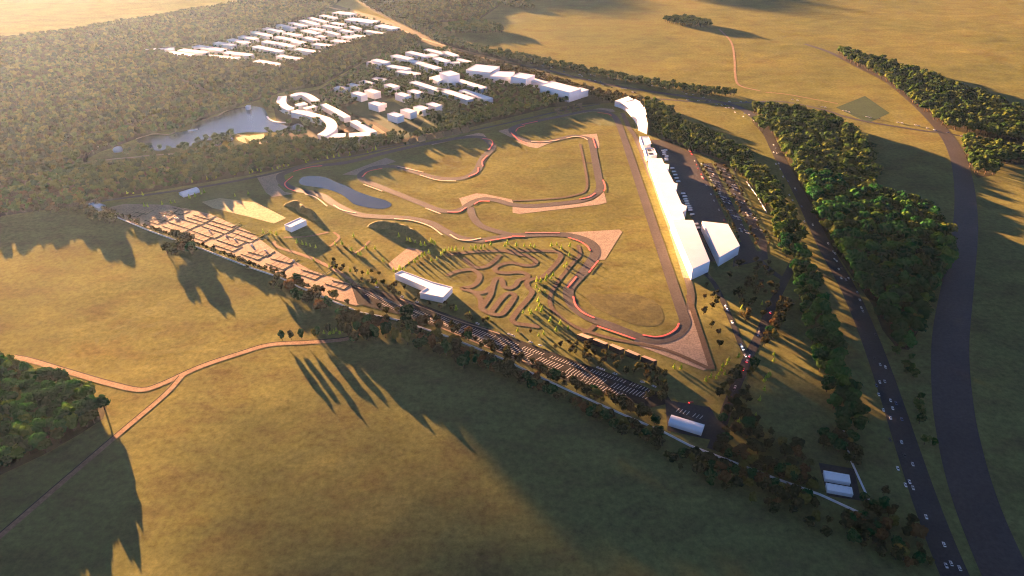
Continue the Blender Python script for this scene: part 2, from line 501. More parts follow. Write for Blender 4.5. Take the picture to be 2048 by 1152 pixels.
ribbon("wide_road", BIGROAD, lambda t: 14 + 26 * min(1, t * 1.25), M["oldroad"])
CROSS = [(1180, 176), (1245, 192), (1330, 199), (1400, 204), (1480, 206), (1560, 203), (1640, 218), (1700, 236), (1760, 248), (1850, 262), (1900, 268), (2080, 302)]
cr, CROSSC = ribbon("cross_road", CROSS, 9, M["oldroad"])
ribbon("track_path", [(1438, 58), (1462, 84), (1469, 120), (1470, 145), (1478, 170), (1520, 182)], 6, M["dirt"])
ribbon("track_path", zz(1536, 0, 4, [(-20, 738), (150, 755), (400, 800), (560, 830)]), 5, M["dirt"])
PATH_A = [(25, 714), (60, 721), (150, 748), (220, 768), (280, 780), (322, 769), (400, 734), (480, 707), (540, 690), (620, 685), (690, 679), (720, 668)]
PATH_B = [(364, 752), (332, 788), (250, 858), (180, 918), (110, 978), (0, 1073), (-80, 1140)]
pa, PATHA_C = ribbon("dirt_road", PATH_A, 7.0, M["dirt"])
ribbon("roadside_ditch", PATH_A, 1.6, M["ditch"], off=4.3)
ribbon("dirt_road", PATH_B, 6.0, M["dirt"])
ribbon("roadside_ditch", PATH_B, 1.3, M["ditch"], off=-3.6)
ribbon("footpath", zz(160, 180, 6.4, [(420, 640), (300, 690), (180, 760), (65, 870), (90, 915), (220, 915), (420, 885), (700, 860), (880, 840), (1250, 815)]), 5, M["gravel"])
ribbon("footpath", zz(160, 180, 6.4, [(720, 625), (840, 590), (960, 562), (1130, 572), (1230, 535)]), 5, M["gravel"])
ribbon("footpath", zz(160, 180, 6.4, [(1500, 385), (1750, 335), (1860, 275), (2048, 225), (2200, 205)]), 6, M["gravel"])
ribbon("footpath", zz(0, 0, 4, [(130, 660), (250, 620), (430, 580), (600, 550), (720, 540), (880, 495), (1070, 435)]), 7, M["gravel"])
ribbon("footpath", zz(480, 460, 6.4, [(560, 95), (850, 85), (1130, 30)]), 4, M["dirt"])
ribbon("footpath", zz(480, 460, 6.4, [(1200, 30), (1270, 95), (1200, 170), (1150, 210)]), 4, M["dirt"])
ribbon("footpath", zz(480, 460, 6.4, [(1660, 140), (1560, 240), (1450, 310)]), 4, M["dirt"])
ribbon("footpath", zz(480, 460, 6.4, [(430, 150), (480, 215), (800, 320), (1000, 400), (1300, 560), (1480, 700), (1700, 850)]), 6, M["dirt"])
ribbon("service_road", [(205, 402), (330, 385), (440, 368), (540, 348), (640, 322), (720, 310), (800, 292), (850, 283)], 9, M["asphalt"])
ribbon("service_road", [(690, 305), (800, 288), (960, 258), (1060, 236), (1130, 220), (1200, 208)], 7, M["asphalt"])
ribbon("service_road", P6([(790, 620), (900, 640), (1050, 700), (1290, 800), (1560, 900)]), 8, M["dirt"])
INNER = Q6([(600, -40), (690, 10), (790, 190), (860, 330), (980, 520), (1090, 720), (1180, 880), (1270, 1040)]) + [(1500, 500), (1540, 540), (1568, 560)]
ib, INNERC = ribbon("paddock_road", INNER, 9, M["oldroad"])
EXIT = [(1590, 520), (1572, 556), (1550, 600), (1534, 634), (1519, 670), (1498, 712), (1472, 772), (1455, 815), (1443, 850), (1425, 900)]
ex, EXITC = ribbon("exit_road", EXIT, 11, M["asphalt"])
PADD = [(1405, 540), (1430, 570), (1450, 612), (1464, 645), (1483, 692), (1494, 712)]
pd, PADDC = ribbon("paddock_road", PADD, 7, M["asphalt"])
poly("paddock_yard", P6([(640, 640), (860, 640), (1140, 800), (1210, 920)]) + Q6([(830, 340), (960, 500), (1180, 880), (1240, 930), (860, 910)]) + R6([(540, 80), (750, 590), (640, 600), (420, 60)]) + Q6([(600, 690), (500, 415), (440, 190), (345, 105), (270, 0)]), M["oldroad"])

# circuit
T1 = [(1252, 288), (1300, 432), (1348, 576), (1362, 618), (1370, 645), (1358, 665), (1336, 677), (1311, 681), (1286, 677), (1249, 663), (1214, 649), (1184, 638), (1164, 627), (1146, 611), (1137, 591), (1140, 574), (1166, 545), (1184, 520), (1191, 505), (1186, 490), (1171, 480), (1149, 473), (1119, 469), (1074, 469), (1024, 472), (990, 477), (960, 481), (920, 476), (890, 462), (860, 446), (825, 438), (790, 435), (750, 433), (720, 430), (692, 420), (667, 407), (647, 393), (620, 385), (594, 380), (575, 373), (563, 362), (561, 351), (573, 345), (600, 336), (632, 332), (687, 326), (724, 318), (762, 308), (800, 299), (840, 290), (880, 283), (920, 276), (955, 274), (972, 279), (984, 290), (982, 300), (970, 312), (961, 326), (955, 340), (942, 350), (920, 357), (890, 358), (860, 353), (830, 344), (800, 335), (780, 333)]
tr, T1C = ribbon("race_track", T1, 15, M["tarmac"], step=4)
ribbon("race_track", [(780, 333), (755, 334), (735, 340), (722, 350), (726, 360), (745, 368), (780, 382), (820, 398), (850, 410), (880, 421), (905, 423), (925, 418), (940, 408), (952, 402), (969, 398), (994, 401), (1022, 409), (1061, 412), (1111, 408), (1154, 403), (1179, 395), (1196, 384), (1200, 370), (1196, 350), (1184, 288), (1178, 278), (1160, 273), (1144, 272), (1124, 277), (1100, 282), (1075, 284), (1052, 281), (1035, 274), (1024, 264), (1026, 256), (1045, 249), (1085, 240), (1125, 232), (1162, 224), (1186, 221), (1210, 223), (1226, 231), (1236, 245), (1252, 288)], 14, M["tarmac"], step=4)
ribbon("race_track", [(940, 414), (945, 432), (957, 448), (974, 457), (1002, 465), (1024, 470), (1060, 470)], 13, M["tarmac"])
ribbon("pit_lane", P6([(285, 295), (335, 400), (380, 500), (450, 600), (560, 860), (640, 1080)]) + Q6([(300, 500), (420, 830), (520, 1100)]) + [(1372, 545), (1382, 590), (1378, 620)], 10, M["tarmac"])
ribbon("pit_apron", Q6([(150, 90), (260, 400), (380, 740), (480, 1010)]) + [(1365, 520), (1376, 556)], 14, M["pads"])
ribbon("access_lane", B4([(545, 0), (580, 170), (600, 300), (590, 370), (540, 400), (400, 430), (150, 450), (0, 455)]), 5, M["kart"])
ribbon("access_lane", B4([(580, 152), (650, 150)]), 4, M["kart"])
ribbon("access_lane", zz(900, 500, 6.4, [(1640, -60), (1660, 60), (1560, 180), (1400, 380), (1320, 500), (1280, 600), (1290, 720), (1380, 830), (1520, 940), (1750, 1040), (2050, 1130)]) + [(1330, 700), (1420, 738)], 6, M["kart"])
ribbon("access_lane", zz(1040, 620, 6.4, [(960, 190), (890, 260), (800, 290)]), 6, M["kart"])
ribbon("access_lane", [(1376, 590), (1392, 640), (1424, 738)], 7, M["kart"])

KT = [F6([(-60, 70), (60, 50), (350, 22), (700, 12), (1200, 12), (1380, 25), (1420, 70), (1380, 150), (1250, 290), (1170, 350), (1030, 382), (980, 420), (1000, 480), (1050, 530), (1020, 600), (900, 740), (830, 830), (795, 890), (840, 940), (980, 960), (1150, 985)]),
      F6([(700, 12), (850, 50), (1000, 80), (1095, 140), (1060, 192), (940, 196), (800, 165), (680, 180), (580, 228), (600, 280), (720, 296), (880, 285), (985, 312), (985, 360), (880, 390), (840, 450), (770, 490), (690, 470), (670, 400), (630, 360), (580, 380), (550, 450), (520, 570), (450, 680), (400, 745)]),
      F6([(-40, 330), (60, 285), (180, 258), (290, 255), (375, 320), (360, 400), (280, 468), (150, 490), (250, 520), (350, 550), (450, 535), (525, 470)]),
      F6([(320, 550), (390, 630), (400, 745), (430, 770), (520, 815), (640, 830), (700, 785), (800, 650), (825, 580), (750, 552), (665, 615), (530, 790)]),
      F6([(640, 60), (560, 150), (450, 215), (330, 225), (250, 180), (180, 110)])]
for k in KT:
    ribbon("kart_track", k, 7.6, M["kart"], step=3)

# kerbs: low red painted bands that stand a hand above the tarmac
KERBS = [(A4, [(390, 400), (480, 430), (570, 500)]), (A4, [(620, 490), (690, 530), (800, 555)]), (A4, [(860, 325), (1010, 380)]), (A4, [(1130, 180), (1340, 228)]),
         (A4, [(1310, 250), (1450, 290), (1600, 298)]), (A4, [(1700, 262), (1770, 230), (1780, 190)]), (A4, [(1815, 180), (1810, 140), (1850, 95)]), (A4, [(1355, 515), (1475, 560)]),
         (A4, [(1530, 545), (1620, 545), (1680, 510)]), (A4, [(1745, 485), (1790, 460), (1870, 460)]), (A4, [(1105, 600), (1250, 615), (1390, 660), (1490, 730)]),
         (A4, [(1550, 725), (1620, 765), (1710, 772), (1800, 755)]), (A4, [(1835, 780), (2048, 745)]), (A4, [(295, 260), (232, 315), (255, 355), (310, 378)]),
         (A4, [(300, 222), (420, 190), (530, 176)]), (A4, [(850, 265), (900, 222), (1010, 197)]),
         (B4, [(540, 443), (620, 425), (665, 395)]), (B4, [(728, 290), (744, 340), (737, 380)]), (B4, [(0, 740), (105, 742)]), (B4, [(105, 711), (380, 713)]),
         (B4, [(450, 750), (540, 780), (600, 820), (625, 855)]), (B4, [(690, 935), (615, 1030)]), (B4, [(515, 1065), (445, 1150)]),
         (C4, [(490, 70), (510, 140), (570, 200), (660, 243)]), (C4, [(680, 308), (820, 355), (985, 412)]), (C4, [(1045, 378), (1150, 393), (1240, 375), (1310, 330), (1335, 285)]),
         (E6, [(140, 550), (230, 635), (340, 690)]), (E6, [(480, 403), (280, 448)]), (E6, [(200, 535), (235, 490), (320, 460)]), (E6, [(1250, 290), (1380, 308), (1425, 330)]),
         (E6, [(850, 620), (950, 600), (1060, 610), (1120, 640)]), (E6, [(1190, 620), (1228, 740)]), (D6, [(1440, 625), (1540, 640), (1570, 690), (1520, 770)]), (E6, [(400, 665), (560, 668), (760, 640)])]
M["sunlit_kerb"] = surface("sunlit_kerb_tone", [(0.3, (0.72, 0.50, 0.33)), (0.7, (0.80, 0.58, 0.40))], 1 / 4, 0.7)  # sunlight on the far kerbs put into their colour
for q, (f, k) in enumerate(KERBS):
    pale = q in (0, 1, 2, 3, 4, 7, 10, 11, 30, 33)
    o = raised("sunlit_kerb" if pale else "red_kerb", f(k), 2.4, 0.14, M["sunlit_kerb" if pale else "kerb"], z0=0.03, step=3)
    o["kind"] = "structure"
    # lift above every sheet
    o.location.z = 0.62

# ------------------------------------------------------------------ buildings
def outline_prism(P, z0, z1, name, mat, parent=None, cap=True):
    """P: ccw world points"""
    n = len(P)
    V = [(p.x, p.y, z0) for p in P] + [(p.x, p.y, z1) for p in P]
    F = [(i, (i + 1) % n, n + (i + 1) % n, n + i) for i in range(n)]
    if cap:
        tris = tessellate_polygon([[Vector((p.x, p.y, 0)) for p in P]])
        for t in tris:
            a, b, c = (Vector(V[n + q]) for q in t)
            up = (b - a).cross(c - a).z > 0
            F.append(tuple(n + q for q in (t if up else t[::-1])))
    return mesh(name, V, F, [mat], parent)


def ccw(P):
    a = sum(P[i].x * P[(i + 1) % len(P)].y - P[(i + 1) % len(P)].x * P[i].y for i in range(len(P)))
    return P if a > 0 else P[::-1]


def grow(P, d):
    """offset a ccw outline outward by d"""
    out = []
    n = len(P)
    for i in range(n):
        a, b, c = P[i - 1], P[i], P[(i + 1) % n]
        e1, e2 = (b - a), (c - b)
        e1.z = e2.z = 0
        e1.normalize(); e2.normalize()
        n1, n2 = Vector((e1.y, -e1.x, 0)), Vector((e2.y, -e2.x, 0))
        m = n1 + n2
        m = m / max(0.35, m.dot(n1))
        out.append(b + m * d)
    return out


def block(name, label, cat, P, h, group=None, roofmat=None, wallmat=None, parapet=True):
    """a flat roofed building: walls, a roof deck and its raised edge"""
    P = ccw([Vector((p.x, p.y, 0)) for p in P])
    c = sum(P, Vector()) / len(P)
    t = thing(name, label, cat, c, 0, group)
    Q = [p - c for p in P]
    outline_prism(Q, 0, h - 0.5, "wall", wallmat or M["white"], t, cap=False)
    r = outline_prism(grow(Q, 0.25), h - 0.5, h - 0.05, "roof", roofmat or M["roofw"], t)
    if parapet:
        O, I = grow(Q, 0.25), grow(Q, -0.35)
        n = len(O)
        V = [(p.x, p.y, h - 0.05) for p in O] + [(p.x, p.y, h + 0.55) for p in O] + [(p.x, p.y, h + 0.55) for p in I] + [(p.x, p.y, h - 0.05) for p in I]
        F = []
        for i in range(n):
            j = (i + 1) % n
            F += [(i, j, n + j, n + i), (n + i, n + j, 2 * n + j, 2 * n + i), (2 * n + i, 2 * n + j, 3 * n + j, 3 * n + i)]
        mesh("parapet", V, F, [wallmat or M["white"]], r)
    return t


FOOT = []     # footprints, kept free of trees


def bar(name, label, cat, x1, y1, x2, y2, w, h, group=None, **kw):
    a, b = G(x1, y1, h), G(x2, y2, h)
    d = (b - a).normalized()
    nr = Vector((-d.y, d.x, 0)) * (w / 2)
    P = [a - nr, b - nr, b + nr, a + nr]
    FOOT.append([Vector((p.x, p.y, 0)) for p in P])
    return block(name, label, cat, P, h, group, **kw)


def pxblock(name, label, cat, px, h, group=None, **kw):
    P = [G(x, y, h) for x, y in px]
    FOOT.append([Vector((p.x, p.y, 0)) for p in P])
    return block(name, label, cat, P, h, group, **kw)


ORD = "first second third fourth fifth sixth seventh eighth ninth tenth eleventh twelfth thirteenth fourteenth fifteenth sixteenth seventeenth".split()
EST = {"front row of hillside estate": [(414, 112, 475, 117, 40), (512, 121, 560, 129, 30), (557, 111, 602, 118, 28), (593, 97, 636, 104, 30), (629, 87, 665, 92, 34), (666, 80, 702, 85, 34), (706, 70, 742, 75, 30), (731, 61, 768, 67, 26), (757, 50, 792, 57, 46)],
       "second row of hillside estate": [(338, 104, 385, 110, 30), (361, 99, 412, 105, 32), (450, 104, 502, 110, 32), (510, 92, 563, 103, 30), (557, 86, 586, 93, 30), (587, 82, 607, 86, 34), (610, 74, 634, 80, 28), (637, 71, 650, 74, 22), (687, 72, 706, 76, 28), (652, 62, 677, 69, 22), (682, 59, 704, 64, 24), (701, 52, 719, 58, 22)],
       "third row of hillside estate": [(391, 92, 447, 100, 36), (528, 82, 553, 86, 30), (553, 73, 591, 81, 28), (571, 66, 600, 71, 30), (607, 60, 636, 67, 30), (620, 56, 647, 60, 26), (648, 50, 680, 56, 28), (664, 45, 688, 49, 30)],
       "back row of hillside estate": [(290, 101, 348, 97, 40), (431, 85, 467, 90, 30), (460, 78, 495, 86, 30), (481, 72, 512, 78, 28), (505, 63, 539, 71, 30), (529, 56, 566, 63, 28), (556, 49, 588, 56, 28), (581, 45, 610, 52, 28), (603, 40, 636, 49, 28), (619, 35, 653, 44, 26), (643, 30, 671, 36, 28)],
       "uphill end of hillside estate": [(671, 24, 706, 28, 50), (697, 37, 751, 44, 58)]}
for row, lst in EST.items():
    for i, (x1, y1, x2, y2, w) in enumerate(lst):
        bar("estate_house", f"white flat roofed house, {ORD[i]} from the west, {row}", "house", x1, y1, x2, y2, w * 0.8, 11, "white houses of the hillside estate")

COURT = {"westmost terrace row behind the cube houses": [(738, 123, 765, 129, 26, 11), (748, 119, 775, 125, 26, 16), (777, 131, 817, 138, 28, 14), (796, 141, 836, 148, 28, 13)],
         "second terrace row from the lake side": [(787, 110, 821, 118, 28, 16), (821, 121, 847, 128, 28, 13), (845, 128, 876, 137, 30, 14)],
         "third terrace row from the lake side": [(816, 103, 854, 112, 26, 17), (856, 108, 872, 112, 30, 14), (871, 115, 895, 123, 26, 15), (888, 127, 918, 124, 24, 12)],
         "terrace row nearest the highway": [(853, 98, 887, 107, 24, 13), (887, 103, 913, 112, 26, 13), (912, 117, 938, 124, 24, 11)]}
for row, lst in COURT.items():
    for i, (x1, y1, x2, y2, w, h) in enumerate(lst):
        bar("terrace_block", f"white terrace block, {ORD[i]} from the west, {row}", "apartment block", x1, y1, x2, y2, w * 0.85, h, "white terrace blocks")

for i, (x1, y1, x2, y2, w) in enumerate([(672, 174, 697, 177, 26), (698, 168, 721, 173, 24), (723, 162, 745, 167, 24), (747, 156, 769, 160, 26)]):
    bar("row_house", f"low white house, {ORD[i]} from the west, short row above the cube houses", "house", x1, y1, x2, y2, w * 0.8, 9, "short row of low white houses")

CUBES = [(784, 172, "cube house on its own at the back, west of the long slabs"), (718, 188, "westmost cube house beside the estate path"), (745, 183, "cube house behind the westmost pair"), (806, 190, "cube house in the middle column, left of its twin"),
         (831, 184, "cube house east of the middle pair"), (753, 208, "cube house alone in the second row by the lawn"), (791, 230, "cube house nearest the lawn corner and the stands"), (817, 222, "second cube house of the front row from the lawn"),
         (843, 216, "third cube house of the front row from the lawn"), (868, 210, "cube house at the east end of the front row")]
for x, y, s in CUBES:
    bar("cube_house", "white " + s, "house", x - 10, y - 4, x + 10, y + 2, 20, 15, "white cube houses on the lawn")
bar("cube_house", "small low white annex between two cube houses", "house", 763, 206, 770, 208, 10, 9, "white cube houses on the lawn")
bar("tower_block", "tall white block standing above the long slab houses", "apartment block", 890, 143, 908, 150, 34, 32)
pxblock("hall_block", "squat square white block beside the tall white block", "apartment block", zz(760, 0, 6.4, [(630, 990), (760, 958), (865, 1000), (740, 1045)]), 16)
for x1, y1, x2, y2, w, s in [(825, 163, 884, 182, 20, "long white slab house nearest the cube houses"), (877, 177, 942, 198, 24, "long white slab house ending above the tree row"), (915, 160, 968, 176, 22, "long white slab house behind the tall block"), (924, 180, 980, 198, 20, "eastmost long white slab house beside the dark trees")]:
    b = bar("slab_house", s, "apartment block", x1, y1, x2, y2, w, 13, "long white slab houses")
    for k in (0.3, 0.55, 0.8):
        pass
CPX = [(942, 134, 990, 139, 66, 20, "broad flat white hall at the west end of the complex"), (985, 147, 1026, 149, 52, 19, "second wide white hall of the complex"), (1030, 149, 1061, 154, 44, 25, "tallest white cube in the middle of the complex"), (1060, 158, 1092, 166, 24, 14, "low narrow white link wing of the complex"),
       (1092, 166, 1151, 181, 46, 24, "largest white hall at the east end of the complex"), (1151, 177, 1168, 182, 32, 16, "small white cube closing the east end of the complex")]
for x1, y1, x2, y2, w, h, s in CPX:
    bar("exhibition_hall", s, "hall", x1, y1, x2, y2, w, h, "white halls of the complex")


def curved(label, px, w, h):
    P = [G(x, y, h) for x, y in px]
    C = catmull(P, 8)
    L, R = [], []
    for i, p in enumerate(C):
        t = C[min(i + 1, len(C) - 1)] - C[max(i - 1, 0)]
        t.z = 0; t.normalize()
        nr = Vector((-t.y, t.x, 0)) * w / 2
        L.append(p + nr); R.append(p - nr)
    Q = L + R[::-1]
    FOOT.append([Vector((p.x, p.y, 0)) for p in Q])
    return block("lakeside_block", label, "apartment block", Q, h, "white lakeside blocks", parapet=False)


curved("white bow shaped block at the west end of the lakeside group", [(565, 192), (562, 203), (569, 212), (583, 218)], 20, 12)
curved("white angled block along the back of the lakeside group", [(585, 191), (602, 186), (618, 192), (632, 201)], 18, 11)
curved("short white block inside the lakeside group beside an orange yard", [(593, 210), (612, 206)], 18, 11)
curved("slim pale block joining the snake block and the straight back block", [(608, 217), (633, 211)], 14, 10)
curved("long straight white block on the east side of the lakeside group", [(646, 208), (672, 221), (694, 234)], 16, 12)
curved("long snake shaped white block winding down from the lake", [(588, 221), (612, 226), (637, 233), (656, 240), (664, 252), (656, 263), (643, 270)], 22, 13)
curved("straight white block at the foot of the snake block", [(642, 272), (690, 270)], 24, 12)
curved("detached straight white block at the corner beside the orange strip", [(698, 270), (740, 267)], 24, 12)
curved("narrow white block beside the orange strip and the estate path", [(706, 241), (726, 252), (747, 264)], 16, 11)


def dome(label, x, y, r, h):
    g = G(x, y)
    t = thing("domed_pavilion", label, "pavilion", g)
    V, F = [], []
    n = 20
    prof = [(r, 0), (r, h * 0.35), (r * 0.92, h * 0.6), (r * 0.7, h * 0.82), (r * 0.38, h * 0.96), (0.05, h)]
    for q, z in prof[1:]:
        V += [(q * math.cos(a * math.tau / n), q * math.sin(a * math.tau / n), z) for a in range(n)]
    for k in range(len(prof) - 2):
        F += [(k * n + i, k * n + (i + 1) % n, (k + 1) * n + (i + 1) % n, (k + 1) * n + i) for i in range(n)]
    mesh("dome", V, F, [M["roofw"]], t, True)
    V = [(r * 0.96 * math.cos(a * math.tau / n), r * 0.96 * math.sin(a * math.tau / n), z) for z in (0, h * 0.36) for a in range(n)]
    mesh("wall", V, [(i, (i + 1) % n, n + (i + 1) % n, n + i) for i in range(n)], [M["white"]], t)
    FOOT.append([g + Vector((r * math.cos(a), r * math.sin(a), 0)) for a in (0, 1.57, 3.14, 4.71)])


dome("white domed pavilion at the west tip of the lake", 237, 302, 10, 9)
dome("bluish white domed pavilion south of the lake", 435, 288, 9, 8)
dome("small white domed pavilion beside the sand beach", 462, 280, 5, 6)
bar("lake_hut", "small white hut on the north shore of the lake", "hut", 492, 212, 500, 212, 12, 8)

# pier and white shore wall
o = raised("jetty", L6([(600, 340), (640, 380), (720, 410), (870, 422)]), 4, 1.2, M["roofw"], z0=0.0); tag(o, "curved white jetty at the east end of the lake", "jetty")
o = raised("jetty", zz(160, 180, 6.4, [(1380, 525), (1510, 508)]), 6, 1.4, M["roofw"], z0=0.0); tag(o, "short straight white jetty on the north shore of the lake", "jetty")


def barrel(name, label, cat, x1, y1, x2, y2, w, h):
    """hall under a low rounded roof"""
    a, b = G(x1, y1, h), G(x2, y2, h)
    d = (b - a); L = d.length
    rz = math.atan2(d.y, d.x)
    c = (a + b) / 2
    t = thing(name, label, cat, (c.x, c.y, 0), rz)
    FOOT.append([Vector((c.x, c.y, 0)) + Matrix.Rotation(rz, 3, 'Z') @ Vector((sx * L / 2, sy * w / 2, 0)) for sx, sy in ((-1, -1), (1, -1), (1, 1), (-1, 1))])
    n = 10
    arc = [(-w / 2 * math.cos(k * math.pi / n), h * 0.55 + h * 0.45 * math.sin(k * math.pi / n)) for k in range(n + 1)]
    V = [(s * (L / 2 + 0.3), y, z) for s in (-1, 1) for y, z in arc]
    F = [(k, k + 1, n + 2 + k, n + 1 + k) for k in range(n)]
    mesh("roof", V, F, [M["roofw"]], t, True)
    V = []
    for s in (-1, 1):
        V += [(s * L / 2, -w / 2 + 0.1, 0), (s * L / 2, w / 2 - 0.1, 0)] + [(s * L / 2, y * 0.99, z - 0.06) for y, z in arc[::-1]]
    m_ = n + 3
    mesh("wall", V, [tuple(range(m_)), tuple(range(2 * m_ - 1, m_ - 1, -1)), (0, m_ - 1, 2 * m_ - 1, m_), (1, m_ + 1, m_ + 2, 2)], [M["white"]], t)
    return t


barrel("arched_hall", "white hall with rounded roof beside the striped car park end", "hall", 1341, 834, 1407, 854, 13.5, 7)
barrel("arched_hall", "narrow white hall on the shaded grass above the sandy plots", "hall", 361, 385, 394, 375, 16, 7)
bar("open_shed", "pale blue white shed beside the small earth bank", "shed", 575, 452, 606, 438, 15, 9)
bar("gate_house", "white gate house at the west corner of the boundary wall", "gate house", 182, 407, 204, 414, 13, 6)

# lot with two flat roofs
poly("yard", [(1637, 926), (1708, 938), (1722, 1002), (1655, 992)], M["asphalt"])
pxblock("service_building", "upper of two flat white roofs on the dark square lot", "building", zz(1536, 864, 4, [(445, 310), (648, 346), (660, 408), (458, 374)]), 4)
pxblock("service_building", "lower pinkish of two flat white roofs on the dark square lot", "building", zz(1536, 864, 4, [(464, 410), (668, 446), (680, 502), (478, 466)]), 4)

# T shaped clubhouse
H = 9
P = [G(x, y, H) for x, y in zz(780, 440, 6.4, [(62, 690), (150, 650), (545, 797), (798, 862), (675, 990), (380, 930), (478, 868)])]
FOOT.append(P)
block("clubhouse", "white angular clubhouse beside the kart track", "clubhouse", P, H)

# pit building in two joined blocks
t = thing("pit_building", "long bright white pit building beside the main straight", "pit building", G(1340, 440))
base = Vector((t.location.x, t.location.y, 0))


def part_prism(nm, px, h, mat, parent, z0=0.0, inset=0.0):
    P = ccw([G(x, y, h) - base - Vector((0, 0, h)) for x, y in px])
    FOOT.append([p + base for p in P])
    P = [Vector((p.x, p.y, 0)) for p in P]
    if inset: P = grow(P, -inset)
    return outline_prism(P, z0, h, nm, mat, parent)


NB = Q6([(180, 105), (345, 105), (375, 172), (440, 185), (432, 245), (420, 262), (500, 415), (545, 430), (538, 500), (525, 520), (600, 690), (665, 718), (655, 765), (610, 790), (640, 880), (470, 880), (340, 560)])
SB = R6([(150, 60), (425, 65), (640, 590), (415, 692), (248, 300)])
part_prism("north_block", NB, 15, M["white"], t)
part_prism("south_block", SB, 18, M["white"], t)
part_prism("roof", [(x, y) for x, y in SB], 18.6, M["roofw"], t, 18.02, 0.2)
part_prism("roof", NB, 15.6, M["roofw"], t, 15.02, 0.2)
part_prism("canopy", R6([(105, 0), (175, 0), (245, 255), (212, 292)]), 10, M["roofw"], t, 8.5)
for px in ([(375, 172), (440, 185), (432, 245), (400, 235)], [(500, 415), (545, 430), (538, 500), (510, 490)], [(600, 690), (665, 718), (655, 765), (625, 760)]):
    part_prism("stair_tower", Q6(px), 18.5, M["white"], t, 0, 0.4)
P = [G(x, y, 16) for x, y in R6([(540, 78), (870, 115), (1020, 390), (765, 535)])]
FOOT.append(P)
block("paddock_hall", "broad white trapezoid hall between pit building and car park", "hall", P, 16, parapet=False)
pxblock("race_control", "small plain white roofed box at the north end of the pits", "building", P6([(510, 595), (622, 600), (655, 690), (550, 716)]), 9)
t2 = pxblock("media_box", "small white box with dark roof openings next to the pit building", "building", P6([(565, 740), (690, 745), (728, 830), (600, 858)]), 9)
c2 = Vector((t2.location.x, t2.location.y, 0))
for q in ([(600, 758), (650, 758), (660, 780), (612, 782)], [(665, 755), (686, 756), (690, 770), (672, 770)], [(615, 805), (672, 805), (680, 822), (628, 826)]):
    Q = ccw([G(x, y, 9) - c2 for x, y in P6(q)])
    outline_prism([Vector((p.x, p.y, 0)) for p in Q], 8.96, 9.3, "skylight", M["dark"], t2)

# main grandstand: stepped rows rising from the front curve to the back curve
FC = [G(x, y, 13) for x, y in P6([(190, 137), (300, 178), (400, 262), (470, 360), (505, 448)])]
BC = [G(x, y, 22) for x, y in P6([(370, 85), (450, 130), (535, 185), (575, 290), (612, 440)])]
FC, BC = [Vector((p.x, p.y, 0)) for p in FC], [Vector((p.x, p.y, 0)) for p in BC]
FC, BC = catmull(FC, 1e-3)[::6], catmull(BC, 1e-3)[::6]
base = FC[0].lerp(BC[-1], 0.5)
t = thing("grandstand", "big curved white grandstand at the north end of the main straight", "grandstand", base)
NS = 9
V, F = [], []
n = len(FC)
for s in range(NS):
    h = 3 + 6 * s / (NS - 1)
    r0 = [FC[i].lerp(BC[i], s / NS) - base for i in range(n)]
    r1 = [FC[i].lerp(BC[i], (s + 1) / NS) - base for i in range(n)]
    b0 = len(V)
    V += [(p.x, p.y, 0 if s == 0 else h - 2) for p in r0] + [(p.x, p.y, h) for p in r0] + [(p.x, p.y, h) for p in r1]
    for i in range(n - 1):
        F += [(b0 + i, b0 + i + 1, b0 + n + i + 1, b0 + n + i), (b0 + n + i, b0 + n + i + 1, b0 + 2 * n + i + 1, b0 + 2 * n + i)]
mesh("seating_tier", V, F, [M["roofw"]], t)
V, F = [], []
for i in range(n):
    p = BC[i] - base
    V += [(p.x, p.y, 0), (p.x, p.y, 21.9)]
    if i: F.append((2 * i - 2, 2 * i - 1, 2 * i + 1, 2 * i))
for e in (0, n - 1):
    b0 = len(V)
    f_, g_ = FC[e] - base, BC[e] - base
    V += [(f_.x, f_.y, 0), (f_.x, f_.y, 12.2), (g_.x, g_.y, 21.9), (g_.x, g_.y, 0)]
    F.append((b0, b0 + 1, b0 + 2, b0 + 3))
mesh("back_wall", V, F, [M["white"]], t)
for k in range(5):
    i0, i1 = k * (n - 1) // 5, (k + 1) * (n - 1) // 5
    V, F = [], []
    for i in range(i0, i1 + 1):
        a = FC[i].lerp(BC[i], 0.0) - base
        b = FC[i].lerp(BC[i], (0.94, 1.12, 0.98, 1.12, 0.96)[k]) - base
        V += [(a.x, a.y, 12.3), (b.x, b.y, 22.0), (b.x, b.y, 22.8), (a.x, a.y, 13.1)]
    m_ = i1 - i0 + 1
    for q in range(m_ - 1):
        F += [(4 * q + r, 4 * q + (r + 1) % 4, 4 * q + 4 + (r + 1) % 4, 4 * q + 4 + r) for r in range(4)]
    F += [(0, 1, 2, 3), (4 * m_ - 1, 4 * m_ - 2, 4 * m_ - 3, 4 * m_ - 4)]
    mesh("canopy_panel", V, F, [M["roofw"]], t)
FOOT.append(FC + BC[::-1])


